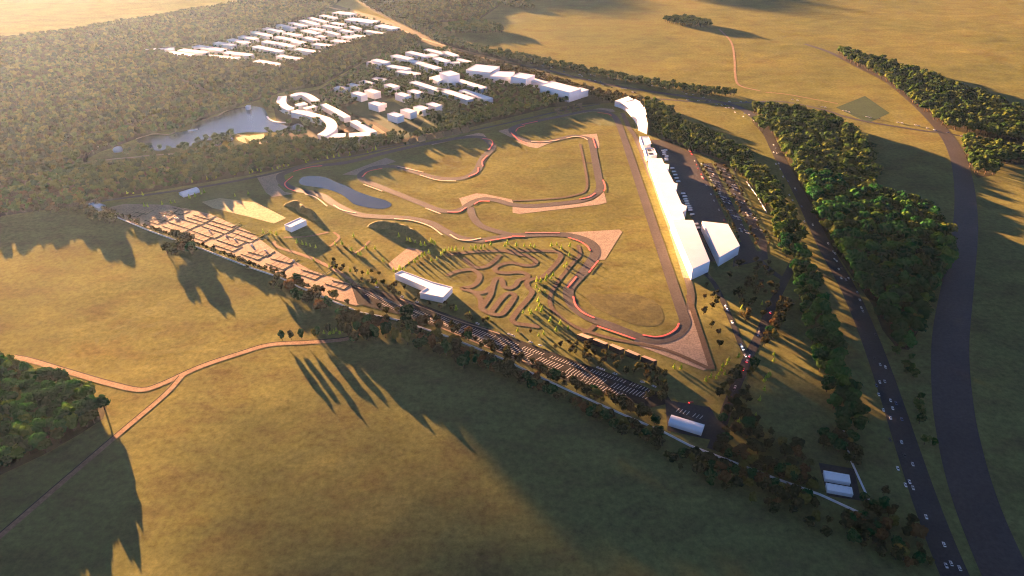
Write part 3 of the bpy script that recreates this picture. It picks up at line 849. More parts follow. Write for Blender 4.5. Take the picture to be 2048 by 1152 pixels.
def wedge(name, label, cat, px, zlow, zhigh, low, group, top, side, rows=8):
    """px: four corners of the sloping top; low: indexes of its low edge"""
    P = [G(x, y, zlow if i in low else zhigh) for i, (x, y) in enumerate(px)]
    c = sum(P, Vector()) / 4
    c.z = 0
    t = thing(name, label, cat, c, 0, group)
    FOOT.append([Vector((p.x, p.y, 0)) for p in P])
    lo = [P[i] - c for i in low]
    others = [i for i in range(4) if i not in low]
    hi = [P[i] - c for i in others]
    if (lo[0] - hi[0]).length > (lo[0] - hi[1]).length: hi = hi[::-1]
    V, F = [], []
    for k in range(rows):
        z = zlow + (zhigh - zlow) * (k + 1) / rows
        zp = zlow + (zhigh - zlow) * k / rows
        a0, b0 = lo[0].lerp(hi[0], k / rows), lo[1].lerp(hi[1], k / rows)
        a1, b1 = lo[0].lerp(hi[0], (k + 1) / rows), lo[1].lerp(hi[1], (k + 1) / rows)
        q = len(V)
        V += [(a0.x, a0.y, zp), (b0.x, b0.y, zp), (b0.x, b0.y, z), (a0.x, a0.y, z), (b1.x, b1.y, z), (a1.x, a1.y, z)]
        F += [(q, q + 1, q + 2, q + 3), (q + 3, q + 2, q + 4, q + 5)]
    mesh("seating_tier", V, F, [top], t)
    V = [(p.x, p.y, 0) for p in (lo[0], lo[1], hi[1], hi[0])] + [(lo[0].x, lo[0].y, zlow), (lo[1].x, lo[1].y, zlow), (hi[1].x, hi[1].y, zhigh), (hi[0].x, hi[0].y, zhigh)]
    mesh("side_wall", V, [(0, 1, 5, 4), (1, 2, 6, 5), (2, 3, 7, 6), (3, 0, 4, 7)], [side], t)
    return t


for k in range(7):
    dx, dy = 113 * k, -22.5 * k
    q = [(488 + dx, 625 + dy), (575 + dx, 590 + dy + 8), (606 + dx, 663 + dy), (512 + dx, 688 + dy)]
    wedge("brown_stand", f"brown tiered open stand, {ORD[k]} from the west below the trees", "grandstand", D6(q), 1.2, 6, (2, 3), "brown stands along the north side", M["seat"], M["seat"])
for k in range(4):
    dx, dy = 96 * k, -20 * k
    q = [(690 + dx, 238 + dy), (765 + dx, 222 + dy), (802 + dx, 298 + dy), (722 + dx, 312 + dy)]
    wedge("brown_stand", f"brown tiered open stand, {ORD[k]} from the west in the group by the grandstand", "grandstand", E6(q), 1.2, 6, (2, 3), "brown stands along the north side", M["seat"], M["seat"])
for k, q in enumerate([[(728, 312), (792, 300), (938, 355), (865, 367)], [(930, 377), (972, 365), (1132, 428), (1090, 440)], [(1140, 447), (1182, 435), (1337, 498), (1282, 510)], [(1345, 520), (1387, 508), (1543, 573), (1500, 584)], [(1550, 594), (1592, 585), (1757, 648), (1710, 657)]]):
    wedge("cream_stand", f"slim cream roofed stand, {ORD[k]} from the west below the last corner", "grandstand", zz(1040, 620, 6.4, q), 6.6, 7.2, (1, 2), "cream stands at the last corner", M["peach"], M["dark"], 1)  # near-black side walls put the shade below the roofs into colour


def bank(label, px, h, w):
    C = catmull([G(x, y) for x, y in px], 4)
    V, F = [], []
    n = len(C)
    for i, p in enumerate(C):
        t = C[min(i + 1, n - 1)] - C[max(i - 1, 0)]
        t.z = 0; t.normalize()
        nr = Vector((-t.y, t.x, 0))
        e = min(1, i / 4, (n - 1 - i) / 9) ** 0.7 if 0 < i < n - 1 else 0.02
        hh = h * e * (1 + 0.05 * math.sin(i * 1.3))
        for s, z in ((-1, 0), (-0.55, 0.5), (-0.14, 1), (0.14, 1), (0.5, 0.5), (0.85, 0)):
            q = p + nr * (w * s * (0.5 + 0.5 * e))
            V.append((q.x, q.y, hh * z))
        if i:
            F += [(6 * i - 6 + k, 6 * i - 5 + k, 6 * i + 1 + k, 6 * i + k) for k in range(5)]
    o = mesh("earth_bank", V, F, [M["earth"]])
    return tag(o, label, "earth bank", "spectator earth banks")


bank("long curved earth bank casting a big dark shadow beside the track", A4([(895, 655), (1000, 657), (1100, 668), (1200, 697), (1290, 745), (1360, 790), (1400, 822)]), 9.5, 9)
bank("short curved earth bank above the pale blue shed", A4([(222, 490), (330, 488), (385, 535), (440, 555), (470, 610)]), 8.5, 9)

# ------------------------------------------------------------------ boundary walls
WALL = [(178, 409), (240, 438), (300, 463), (350, 481), (405, 499), (430, 509), (500, 536), (560, 556), (600, 576), (660, 601), (720, 626), (800, 642), (900, 676), (1010, 721), (1050, 741), (1130, 779), (1240, 828), (1330, 867), (1380, 893), (1480, 931), (1530, 951), (1640, 991), (1753, 1043)]
WALL_E = [(1753, 1043), (1735, 997), (1700, 920), (1682, 845)]
WALL_N = [(1533, 425), (1514, 393), (1493, 364)]
for px, lb in ((WALL, "long low white boundary wall beside the belt of brown trees"), (WALL_E, "short white boundary wall running up from the wall corner"), (WALL_N, "thin white wall section between east car park and dark belt")):
    P = [G(x, y) for x, y in px]
    t = thing("boundary_wall", lb, "wall", P[0])
    Q = [p - P[0] for p in P]
    raised("wall_panel", None, 0.8, 2.0, M["wallw"], t, world_pts=Q, smooth=False)
    if px is WALL_N: t.scale = (1, 1, 0.55)
    raised("coping", None, 1.1, 0.2, M["wallw"], t, z0=2.01, world_pts=Q, smooth=False)

# ------------------------------------------------------------------ car parks
M["bay_asphalt"] = surface("bay_asphalt", [(0.3, (0.020, 0.020, 0.021)), (0.7, (0.034, 0.033, 0.033))], 1 / 30, 0.9, 1 / 3, spec=0.05)
poly("plot_field", [(205, 418), (250, 408), (335, 410), (420, 428), (500, 464), (545, 498), (620, 540), (700, 568), (745, 596), (712, 612), (640, 590), (560, 550), (470, 512), (380, 480), (290, 454), (225, 432)], M["pads"])
poly("car_park", [(702, 570), (760, 580), (850, 612), (960, 652), (1060, 688), (1150, 722), (1250, 758), (1335, 792), (1345, 806), (1300, 816), (1190, 782), (1100, 750), (1000, 708), (900, 664), (800, 630), (715, 608)], M["bay_asphalt"])
poly("yard", [(1330, 800), (1420, 815), (1440, 850), (1420, 880), (1335, 862)], M["asphalt"])
HEDGES = [(7, (575, 392), (735, 442)), (7, (680, 370), (860, 400)), (7, (760, 305), (900, 325)), (7, (850, 275), (1040, 325)), (7, (930, 232), (1060, 266)), (7, (310, 315), (470, 350)), (7, (430, 285), (590, 315)),
          (7, (790, 462), (1050, 555)), (7, (870, 412), (1150, 507)), (7, (1080, 572), (1330, 660)), (7, (1030, 372), (1290, 450)), (7, (1110, 352), (1340, 420)), (7, (1190, 322), (1390, 382)), (7, (1170, 522), (1460, 625)),
          (7, (1300, 467), (1600, 565)), (7, (1370, 432), (1660, 527)), (7, (1390, 387), (1690, 480)), (7, (1490, 642), (1750, 730)), (7, (1620, 587), (1920, 680)), (7, (1680, 542), (1980, 645)), (7, (1450, 702), (1700, 790)), (7, (1690, 482), (2040, 592)),
          (8, (10, 312), (230, 387)), (8, (100, 285), (340, 345)), (8, (330, 432), (550, 512)), (8, (390, 370), (640, 432)), (8, (690, 552), (960, 640)), (8, (780, 510), (1060, 592)), (8, (1090, 692), (1330, 767)), (8, (1180, 652), (1480, 720))]
for i, (zn, a, b) in enumerate(HEDGES):
    pa_, pb_ = zz(200, 380, 6.4, [a, b]) if zn == 7 else zz(480, 460, 6.4, [a, b])
    A_, B_ = G(*pa_), G(*pb_)
    d = (B_ - A_).normalized()
    nr = Vector((-d.y, d.x, 0))
    if nr.y < 0: nr = -nr
    V, F = [], []

    def seg(p, q, w, h):
        e = (q - p).normalized()
        m_ = Vector((-e.y, e.x, 0)) * w / 2
        k = max(1, int((q - p).length / 4))
        for j in range(k):
            u, v = p.lerp(q, j / k), p.lerp(q, (j + 1) / k)
            hh = h * random.uniform(0.8, 1.2)
            b0 = len(V)
            for r_, z in ((u, 0), (v, 0)):
                pass
            for r_ in (u + m_, v + m_, v - m_, u - m_): V.append((r_.x - A_.x, r_.y - A_.y, 0))
            for r_ in (u + m_ * .7, v + m_ * .7, v - m_ * .7, u - m_ * .7): V.append((r_.x - A_.x, r_.y - A_.y, hh))
            F.extend([(b0 + 4, b0 + 5, b0 + 6, b0 + 7), (b0, b0 + 1, b0 + 5, b0 + 4), (b0 + 1, b0 + 2, b0 + 6, b0 + 5), (b0 + 2, b0 + 3, b0 + 7, b0 + 6), (b0 + 3, b0, b0 + 4, b0 + 7)])
    seg(A_, B_, 1.2, 0.45)
    L_ = (B_ - A_).length
    for k in range(4):
        p = A_.lerp(B_, (k + 1) / 4)
        seg(p, p + nr * (13 if k < 3 else 18), 0.45 if k < 3 else 1.2, 0.1 if k < 3 else 0.45)
    o = mesh("plot_hedge", V, F, [M["hedge"]])
    o.location = A_ + Vector((0, 0, 0.5))
    wests = "western" if pa_[0] < 330 else ("middle" if pa_[0] < 450 else "eastern")
    tag(o, f"comb shaped low dark hedge dividing the {wests} sandy plots", "hedge", f"hedges of the {wests} sandy plots")


def bay_lines(px0, px1, n_, length, skip=()):
    """painted bay lines across a row from px0 to px1; returns verts/faces"""
    A_, B_ = G(*px0), G(*px1)
    d = (B_ - A_).normalized()
    nr = Vector((-d.y, d.x, 0))
    V, F = [], []
    L = (B_ - A_).length
    k = int(L / 3.7)
    for j in range(k):
        f = j / k
        if any(a < f < b for a, b in skip): continue
        p = A_ + d * (j * 3.7)
        q = p + (nr + d * 0.25).normalized() * length
        s = d * 0.42
        b0 = len(V)
        V += [(p.x - s.x, p.y - s.y, 0), (p.x + s.x, p.y + s.y, 0), (q.x + s.x, q.y + s.y, 0), (q.x - s.x, q.y - s.y, 0)]
        F.append((b0, b0 + 1, b0 + 2, b0 + 3))
    return V, F


for a, b, w in [((880, 655), (1120, 748), 2.5), ((715, 575), (1000, 690), 2.5), ((800, 598), (1000, 668), 2)]:
    ribbon("car_park_verge", [a, ((a[0] + b[0]) / 2, (a[1] + b[1]) / 2 + 3), b], w, M["pads"])
BV, BF = [], []
for a, b, ln, sk in [((868, 634), (1040, 696), 6, ((.3, .33), (.72, .75))), ((1044, 698), (1305, 787), 6, ((.18, .21), (.5, .53), (.8, .83))), ((880, 648), (1125, 742), 10, ((.35, .4), (.75, .8))), ((1131, 744), (1303, 802), 10, ((.47, .52),)),
                     ((1110, 748), (1250, 799), 9, ((.3, .33),)), ((905, 662), (1105, 744), 5, ((.5, .55),)), ((730, 590), (860, 636), 6, ((.4, .5),)), ((760, 610), (880, 652), 6, ()), ((1352, 824), (1382, 833), 7, ()), ((1385, 834), (1412, 843), 7, ()),
                     ((840, 632), (1000, 694), 5, ())]:
    v, f = bay_lines(a, b, 0, ln, sk)
    o_ = len(BV)
    BV += v
    BF += [tuple(o_ + i for i in q) for q in f]
zb = nz()
struct("bay_markings", [(x, y, zb) for x, y, _ in BV], BF, M["line"], "white painted bay lines of the long striped car park")
poly("paved_lot", zz(780, 440, 6.4, [(-20, 560), (230, 355), (330, 370), (440, 400), (120, 640), (20, 650)]), M["pads"])

EC = Q6([(840, 170), (1150, 160), (1260, 250), (1680, 1100), (1700, 1400), (1250, 1500), (1300, 1000), (1000, 450)])
poly("east_car_park", EC, M["asphalt"])
for a, b in (((1000, 160), (1590, 1300)), ((1190, 190), (1760, 1250)), ((850, 160), (1330, 1180))):
    ribbon("car_park_verge", Q6([a, b]), 7, M["lawn"])


# ------------------------------------------------------------------ trees
def ico(sub):
    bm = bmesh.new()
    bmesh.ops.create_icosphere(bm, subdivisions=sub, radius=1)
    V = [v.co.copy() for v in bm.verts]
    F = [tuple(v.index for v in f.verts) for f in bm.faces]
    bm.free()
    return V, F


ICO = {1: ico(1), 2: ico(2)}


def crown_geo(seed, lobes, sub, cards, rx=1.0, h0=0.28, h1=1.0, cone=False):
    """unit tree: height 1, crown radius about 0.36*rx; irregular lobes plus loose leaf clumps"""
    rnd = random.Random(seed)
    V, F = [], []
    iv, if_ = ICO[sub]
    R = 0.36 * rx
    cs = []
    for k in range(lobes):
        f = k / max(1, lobes - 1)
        if cone:
            z = h0 + (h1 - h0) * f
            r = R * (1.05 - f) * 0.85 + 0.03
            a = k * 2.4
            c = Vector((math.cos(a) * r * 0.25, math.sin(a) * r * 0.25, z))
            s = Vector((r, r, (h1 - h0) / lobes * 1.1))
        elif k == 0:
            c = Vector((0, 0, (h0 + h1) / 2)); s = Vector((R * .72, R * .72, (h1 - h0) * .42))
        else:
            a = k * 2.399 + rnd.uniform(-.4, .4)
            z = rnd.uniform(h0 + 0.10, h1 - 0.14)
            q = math.sin(math.pi * min(1, max(0, (z - h0 + .08) / (h1 - h0 + .1)))) ** 0.6
            r = R * q * rnd.uniform(.45, .72)
            c = Vector((math.cos(a) * r, math.sin(a) * r, z))
            w = R * rnd.uniform(.32, .52)
            s = Vector((w, w * rnd.uniform(.85, 1.15), w * rnd.uniform(.7, 1.0)))
        cs.append((c, s))
        b0 = len(V)
        for v in iv:
            j = 1 + rnd.uniform(-.22, .22)
            V.append((c.x + v.x * s.x * j, c.y + v.y * s.y * j, c.z + v.z * s.z * j))
        F += [tuple(b0 + i for i in f_) for f_ in if_]
    for k in range(cards):
        c, s = rnd.choice(cs)
        d = Vector((rnd.gauss(0, 1), rnd.gauss(0, 1), rnd.gauss(0.25, 1))).normalized()
        p = c + Vector((d.x * s.x, d.y * s.y, d.z * s.z)) * rnd.uniform(.95, 1.22)
        w = R * rnd.uniform(.09, .2)
        t1 = d.orthogonal().normalized()
        t1.rotate(Matrix.Rotation(rnd.uniform(0, 6.28), 3, d))
        t2 = (d + Vector((rnd.uniform(-1, 1), rnd.uniform(-1, 1), rnd.uniform(-1, 1))) * .8).cross(t1).normalized()
        b0 = len(V)
        V += [tuple(p - t1 * w - t2 * w * .5), tuple(p + t1 * w - t2 * w * .6), tuple(p + t1 * w * .7 + t2 * w), tuple(p - t1 * w * .8 + t2 * w * .8)]
        F.append((b0, b0 + 1, b0 + 2, b0 + 3))
    return V, F


def trunk_geo(seed, r=0.028, top=0.55):
    rnd = random.Random(seed)
    V, F = [], []

    def limb(a, b, ra, rb, n=6):
        d = (b - a).normalized()
        u = d.orthogonal().normalized(); w = d.cross(u)
        b0 = len(V)
        for p, q in ((a, ra), (b, rb)):
            for k in range(n):
                t = k * math.tau / n
                V.append(tuple(p + (u * math.cos(t) + w * math.sin(t)) * q))
        F.extend([(b0 + k, b0 + (k + 1) % n, b0 + n + (k + 1) % n, b0 + n + k) for k in range(n)])
    m = Vector((rnd.uniform(-.02, .02), rnd.uniform(-.02, .02), top * .6))
    e = Vector((rnd.uniform(-.04, .04), rnd.uniform(-.04, .04), top + .15))
    limb(Vector((0, 0, -0.01)), m, r * 1.3, r)
    limb(m, e, r, r * .45)
    for k in range(3):
        a = k * 2.1 + rnd.uniform(0, 1)
        limb(m * rnd.uniform(.75, 1), m + Vector((math.cos(a) * .16, math.sin(a) * .16, rnd.uniform(.12, .25))), r * .6, r * .25, 5)
    return V, F


def raw(name, V, F, mats, midx=None):
    me = bpy.data.meshes.new(name)
    me.from_pydata([tuple(v) for v in V], [], F)
    for m in mats: me.materials.append(m)
    if midx: me.polygons.foreach_set("material_index", midx)
    me.update()
    return me


def joined(name, c, t, leaf):
    V = list(c[0]) + list(t[0])
    F = list(c[1]) + [tuple(i + len(c[0]) for i in f) for f in t[1]]
    return raw(name, V, F, [leaf, M["bark"]], [0] * len(c[1]) + [1] * len(t[1]))


NV = 4
CROWN_HI = [crown_geo(100 + k, 11, 2, 240, rx=random.uniform(.95, 1.15)) for k in range(NV)]
TRUNK_HI = [trunk_geo(200 + k) for k in range(NV)]
CROWN_M, TREE_M = {}, {}
for c in ("dark green", "mid green", "yellow green", "rust brown", "dark brown", "ochre"):
    CROWN_M[c] = [raw("crown", *CROWN_HI[k], [LEAF[c]]) for k in range(NV)]
    TREE_M[c] = [joined("tree", CROWN_HI[k], TRUNK_HI[k], LEAF[c]) for k in range(NV)]
TRUNK_M = [raw("trunk", *TRUNK_HI[k], [M["bark"]]) for k in range(NV)]
SAP = [joined("young_tree", crown_geo(300 + k, 6, 1, 60, rx=.85, h0=.18, h1=.98, cone=True), trunk_geo(310 + k, .02, .3), LEAF["lime"]) for k in range(3)]
LO = {c: [joined("tree", crown_geo(400 + k, 6, 1, 45, rx=random.uniform(.95, 1.2)), trunk_geo(410 + k), LEAF[c]) for k in range(3)] for c in ("far", "grove", "autumn")}


def inside(p, Q):
    r = False
    n = len(Q)
    j = n - 1
    for i in range(n):
        if (Q[i].y > p.y) != (Q[j].y > p.y) and p.x < (Q[j].x - Q[i].x) * (p.y - Q[i].y) / (Q[j].y - Q[i].y) + Q[i].x:
            r = not r
        j = i
    return r


FOOTB = []
for Q in FOOT:
    FOOTB.append((min(q.x for q in Q) - 3, max(q.x for q in Q) + 3, min(q.y for q in Q) - 3, max(q.y for q in Q) + 3, Q))
LAKE_G = [G(x, y) for x, y in LAKE]
RIDES = [zz(0, 0, 4, [(130, 660), (250, 620), (430, 580), (600, 550), (720, 540), (880, 495), (1070, 435)]), [(250, 157), (300, 160), (370, 168), (400, 182), (425, 194)], [(130, 285), (240, 262), (330, 232), (430, 200), (520, 182)], [(560, 160), (640, 140), (760, 112)]]
ROADP = HWYC[::2] + CROSSC[::2] + [q for r in RIDES for q in catmull([G(x, y) for x, y in r], 9)]
GRIDR = {}
for p in ROADP:
    GRIDR.setdefault((int(p.x // 20), int(p.y // 20)), []).append(p)


def clear(p, m=2.0, road=9.0):
    for x0, x1, y0, y1, Q in FOOTB:
        if x0 < p.x < x1 and y0 < p.y < y1:
            if inside(p, Q): return False
            c = sum(Q, Vector()) / len(Q)
            d = (c - p)
            if m and inside(p + d.normalized() * m, Q): return False
    gx, gy = int(p.x // 20), int(p.y // 20)
    for i in (-1, 0, 1):
        for j in (-1, 0, 1):
            for q in GRIDR.get((gx + i, gy + j), ()):
                if (q - p).length < road: return False
    return True


def scatter(px, sp, keep=1.0, lake=False):
    Q = [G(x, y) for x, y in px]
    x0, x1 = min(q.x for q in Q), max(q.x for q in Q)
    y0, y1 = min(q.y for q in Q), max(q.y for q in Q)
    out = []
    r = 0
    y = y0
    while y < y1:
        x = x0 + (sp / 2 if r % 2 else 0)
        while x < x1:
            p = Vector((x + random.uniform(-.38, .38) * sp, y + random.uniform(-.38, .38) * sp, 0))
            if random.random() < keep and inside(p, Q) and clear(p) and not (lake and inside(p, LAKE_G)):
                out.append(p)
            x += sp
        y += sp * .87
        r += 1
    return out


def project(p):
    d = Vector((p.x, p.y, -HC))
    f = d.y * math.cos(PITCH) + HC * math.sin(PITCH)
    up = d.y * math.sin(PITCH) - HC * math.cos(PITCH)
    return 1024 + FPX * d.x / f, 576 - FPX * up / f


IND_G, IND_A = [], []          # candidates for single trees: (pos, height, group)
STUFF = {"far": [], "grove": [], "autumn": []}
for px, sp, h, place in ((W_NEAR, 11, 20, "near wood beside the dirt road"), (W_BIG, 14.5, 25, "big wood beside the highway"), (W_NE, 15, 25, "wood strip beside the wide road"), (W_E, 14, 23, "small wood by the cross road"), (W_EAST, 14.0, 21, "dark belt east of the circuit")):
    for p in scatter(px, sp):
        IND_G.append((p, h * random.uniform(.78, 1.15), place))
for px, sp, h, k in ((W_FARL, 9.5, 17, 1), (W_TOPC, 11, 18, 1), (W_TOPC2, 11, 16, 1)):
    for p in scatter(px, sp, k, True):
        STUFF["far"].append((p, h * random.uniform(.7, 1.2) * (1 + .55 * noise.noise(p / 140))))
for px, sp, h, k in ((W_SOUTHLAKE, 11, 14.5, .97), (W_TOP, 14, 22, 1), (W_HWY, 13, 16, .95), (W_GROVE, 14, 22, 1), (W_STAND, 12, 14, 1), (W_MID, 13, 14, .72), (W_ESTATE, 15, 11, .6),
                     (L6([(0, 30), (560, 20), (760, 60), (760, 200), (900, 240), (1000, 300), (1350, 350), (1400, 420), (1350, 520), (1220, 570), (1000, 620), (640, 640), (560, 480), (780, 540), (880, 420), (600, 300), (480, 180), (0, 240)]), 15, 16, .5),
                     (L6([(850, 60), (1250, 160), (1660, 330), (1950, 500), (1900, 530), (1650, 530), (1480, 520), (1480, 370), (1100, 260), (900, 200)]), 14, 13, .55),
                     (zz(160, 180, 6.4, [(330, 640), (700, 520), (1200, 430), (1400, 340), (1900, 180), (2048, 180), (1600, 350), (1420, 500), (1180, 540), (700, 600), (500, 720), (330, 800)]), 13, 16, .8),
                     (zz(160, 180, 6.4, [(500, 800), (750, 720), (900, 770), (1300, 720), (1600, 640), (1990, 500), (1990, 640), (1700, 760), (1250, 800), (600, 850)]), 13, 15, .75),
                     (L6([(-50, 560), (150, 500), (260, 560), (200, 690), (560, 740), (1000, 740), (1000, 660), (640, 640), (640, 720), (-50, 700)]), 13, 13, .6), ([(768, 266), (800, 262), (818, 272), (812, 292), (782, 288)], 11, 10, .8)):
    for p in scatter(px, sp, k, True):
        STUFF["grove"].append((p, h * random.uniform(.7, 1.2)))
for p in scatter(W_COMPLEX, 12, .95):
    STUFF["autumn"].append((p, 16 * random.uniform(.75, 1.2)))
for p in scatter([(-200, 400), (150, 385), (240, 392), (165, 425), (60, 432), (-200, 440)], 13, .8):
    STUFF["autumn"].append((p, 15 * random.uniform(.75, 1.2)))

# belt along the long wall: (x, y, spread in px, count, height)
random.seed(11)
BELT = [(168, 420, 18, 7, 15), (200, 436, 20, 16, 16), (222, 442, 12, 8, 15), (370, 492, 22, 10, 16), (390, 500, 26, 12, 17), (345, 505, 14, 5, 14), (575, 577, 28, 10, 16), (610, 600, 22, 7, 15), (655, 612, 22, 6, 15), (700, 640, 28, 10, 17), (745, 655, 34, 16, 18), (790, 650, 30, 12, 17),
        (725, 672, 30, 8, 16), (820, 665, 26, 8, 16), (860, 690, 26, 8, 15), (900, 700, 26, 7, 16), (940, 722, 26, 8, 16), (985, 735, 24, 7, 16), (1030, 752, 26, 8, 16)]
for x, y, s, n_, h in BELT:
    for k in range(n_):
        qx, qy = x + random.uniform(-1, 1) * s, y + random.uniform(-.45, .45) * s + random.uniform(-1, 1) * 3
        IND_A.append((G(qx, qy), h * random.uniform(.7, 1.2), "belt at the white wall's west end" if x < 640 else "belt along the white wall's middle"))
for i in range(len(WALL) - 1):
    (x0, y0), (x1, y1) = WALL[i], WALL[i + 1]
    L = math.hypot(x1 - x0, y1 - y0)
    dens = 1 / 13 if x0 < 600 else 1 / 9
    for k in range(int(L * dens)):
        t = random.random()
        qx, qy = x0 + (x1 - x0) * t, y0 + (y1 - y0) * t
        off = random.choice((-1, 1)) * random.uniform(5, 10 if x0 < 700 else 22)
        if x0 < 600: off = -abs(off) if random.random() < .75 else off * .6
        IND_A.append((G(qx, qy + off), (8 if x0 < 600 else 13) * random.uniform(.75, 1.2), "belt at the white wall's west end" if x0 < 640 else ("belt along the white wall's middle" if x0 < 1050 else "belt at the white wall's east end")))
for px, sp, k, h, place in (([(1180, 815), (1320, 872), (1500, 945), (1640, 1000), (1760, 1060), (1850, 1130), (1800, 1150), (1640, 1070), (1440, 985), (1260, 890)], 9, .5, 12, "belt at the white wall's east end"),
                            ([(1700, 1010), (1760, 980), (1830, 1050), (1870, 1140), (1760, 1130)], 9, .62, 12, "corner where the white walls meet"),
                            ([(1640, 870), (1690, 880), (1720, 900), (1740, 960), (1705, 930), (1640, 915)], 10, .7, 14, "corner where the white walls meet"),
                            ([(1440, 830), (1470, 790), (1500, 800), (1540, 860), (1620, 920), (1630, 985), (1530, 935), (1440, 895)], 9, .5, 13, "grove beside the exit road"),
                            ([(1455, 740), (1480, 740), (1450, 830), (1430, 810)], 8, .6, 12, "grove beside the exit road"), ([(1505, 720), (1525, 730), (1490, 830), (1470, 830)], 8, .55, 12, "grove beside the exit road"),
                            ([(1390, 560), (1440, 580), (1450, 640), (1480, 690), (1440, 700), (1410, 640)], 11, .5, 10, "slope between pit building and exit road"),
                            ([(1480, 520), (1540, 530), (1560, 590), (1520, 650), (1480, 640), (1450, 570)], 11, .45, 11, "slope between pit building and exit road"),
                            ([(1560, 600), (1582, 610), (1545, 690), (1522, 700)], 8, .75, 13, "grove beside the exit road"),
                            ([(1140, 700), (1180, 690), (1260, 725), (1330, 745), (1350, 770), (1320, 780), (1240, 745), (1170, 725)], 9, .6, 10, "slope below the cream stands"),
                            ([(1050, 660), (1090, 665), (1160, 690), (1150, 720), (1100, 695)], 11, .45, 8, "slope below the cream stands"),
                            ([(650, 520), (690, 530), (760, 550), (880, 600), (960, 640), (1000, 650), (960, 655), (860, 615), (760, 580), (660, 540)], 12, .45, 9, "strip between striped car park and clubhouse"),
                            ([(1290, 790), (1330, 780), (1340, 805), (1310, 815)], 9, .7, 12, "grove beside the exit road")):
    for p in scatter(px, sp, k):
        IND_A.append((p, h * random.uniform(.7, 1.2), place))
for x, y in ((565, 681), (583, 680), (604, 679), (630, 675)):
    IND_A.append((G(x, y), 15 * random.uniform(.9, 1.15), "short line above the dirt road"))
for x, y in ((1808, 735), (1812, 748), (1822, 740), (1826, 755), (1838, 800), (1834, 818), (1842, 830), (1838, 848), (1848, 890), (1866, 892), (1790, 710), (1800, 700), (1820, 720)):
    IND_G.append((G(x, y), 11 * random.uniform(.8, 1.2), "loose line beside the highway"))
for a, b in (((840, 170), (1330, 1150)), ((1000, 170), (1590, 1260)), ((1150, 190), (1740, 1250))):
    for k in range(24):
        t = (k + random.random() * .8) / 24
        q = Q6([(a[0] + (b[0] - a[0]) * t + random.uniform(-25, 25), a[1] + (b[1] - a[1]) * t)])[0]
        IND_A.append((G(*q), 6.5 * random.uniform(.7, 1.3), "verges of the east car park"))


for x, y, h in ((636, 673, 15), (657, 668, 16), (684, 668, 18), (697, 672, 19), (716, 668, 20), (738, 672, 22), (752, 680, 19), (771, 676, 23), (792, 684, 22), (815, 690, 24), (842, 694, 22), (866, 702, 24), (893, 712, 23)):
    IND_A.append((G(x, y), h, "tall slim line by the dirt road end"))


def wall_y(x):
    for (a, b), (c, d) in zip(WALL, WALL[1:]):
        if a <= x <= c: return b + (d - b) * (x - a) / (c - a)
    return None


def off_wall(e):
    x, y = project(e[0])
    w = wall_y(x)
    if 1322 < x < 1425 and 846 < y < 912 or 1630 < x < 1722 and 972 < y < 1034: return False
    return w is None or not (-2 < y - w < (9 if x < 640 else 17)) or random.random() < .16


for i in range(len(WALL) - 1):
    (x0, y0), (x1, y1) = WALL[i], WALL[i + 1]
    for k in range(int((x1 - x0) / 7)):
        t = (k + random.random()) / max(1, int((x1 - x0) / 7))
        if x0 + (x1 - x0) * t < 640:
            IND_A.append((G(x0 + (x1 - x0) * t, y0 + (y1 - y0) * t - random.uniform(2.5, 5)), random.uniform(6.5, 9.5), "belt at the white wall's west end"))
    if x0 > 850:
        for k in range(int((x1 - x0) / 7)):
            t = random.random()
            IND_A.append((G(x0 + (x1 - x0) * t, y0 + (y1 - y0) * t + random.uniform(19, 34)), random.uniform(9, 14), "belt at the white wall's east end"))
            IND_A.append((G(x0 + (x1 - x0) * random.random(), 0) if False else G(x0 + (x1 - x0) * t, y0 + (y1 - y0) * t - random.uniform(4, 20)), random.uniform(8, 13), "belt at the white wall's east end"))
IND_A = [e for e in IND_A if off_wall(e)]


def rank(e):
    p, h, _ = e
    x, y = project(p)
    d = math.sqrt(p.x ** 2 + p.y ** 2 + HC ** 2)
    return -(h / d) if -20 < x < 2070 and -20 < y < 1180 else 0.0


IND_G.sort(key=rank)
IND_A.sort(key=rank)
STUFF["grove"] += [(p, h) for p, h, _ in IND_G[300:]]
STUFF["autumn"] += [(p, h) for p, h, _ in IND_A[300:]]


def plant(name, cand, cols, kindword):
    for i, (p, h, place) in enumerate(cand):
        c = random.choices([q[0] for q in cols], [q[1] for q in cols])[0]
        k = random.randrange(NV)
        size = "tall" if h > 16 else ("mid sized" if h > 11 else "small")
        lb = f"{size} {c} {kindword} in the {place}"
        s = h * random.uniform(.92, 1.1)
        sl = .62 if 'line ' in place and 'slim' in place or 'short line' in place else 1
        sc = (s * sl * random.uniform(.95, 1.2), s * sl * random.uniform(.95, 1.2), h)
        d = math.sqrt(p.x ** 2 + p.y ** 2 + HC ** 2)
        if d < 950:
            t = thing(name, lb, "tree", p, random.uniform(0, 6.28), lb.replace(kindword, kindword + "s"))
            t.scale = sc
            for nm, me in (("crown", CROWN_M[c][k]), ("trunk", TRUNK_M[k])):
                o = bpy.data.objects.new(nm, me)
                COL.objects.link(o)
                o.parent = t
        else:
            o = bpy.data.objects.new(name, TREE_M[c][k])
            COL.objects.link(o)
            o.location = p
            o.rotation_euler = (0, 0, random.uniform(0, 6.28))
            o.scale = sc
            tag(o, lb, "tree", lb.replace(kindword, kindword + "s"))


plant("broadleaf_tree", IND_G[:300], [("dark green", 5), ("mid green", 4), ("yellow green", 1.6)], "broadleaf tree")
plant("autumn_tree", IND_A[:300], [("rust brown", 1.5), ("dark brown", 5), ("ochre", 1.0), ("dark green", 3)], "autumn tree")


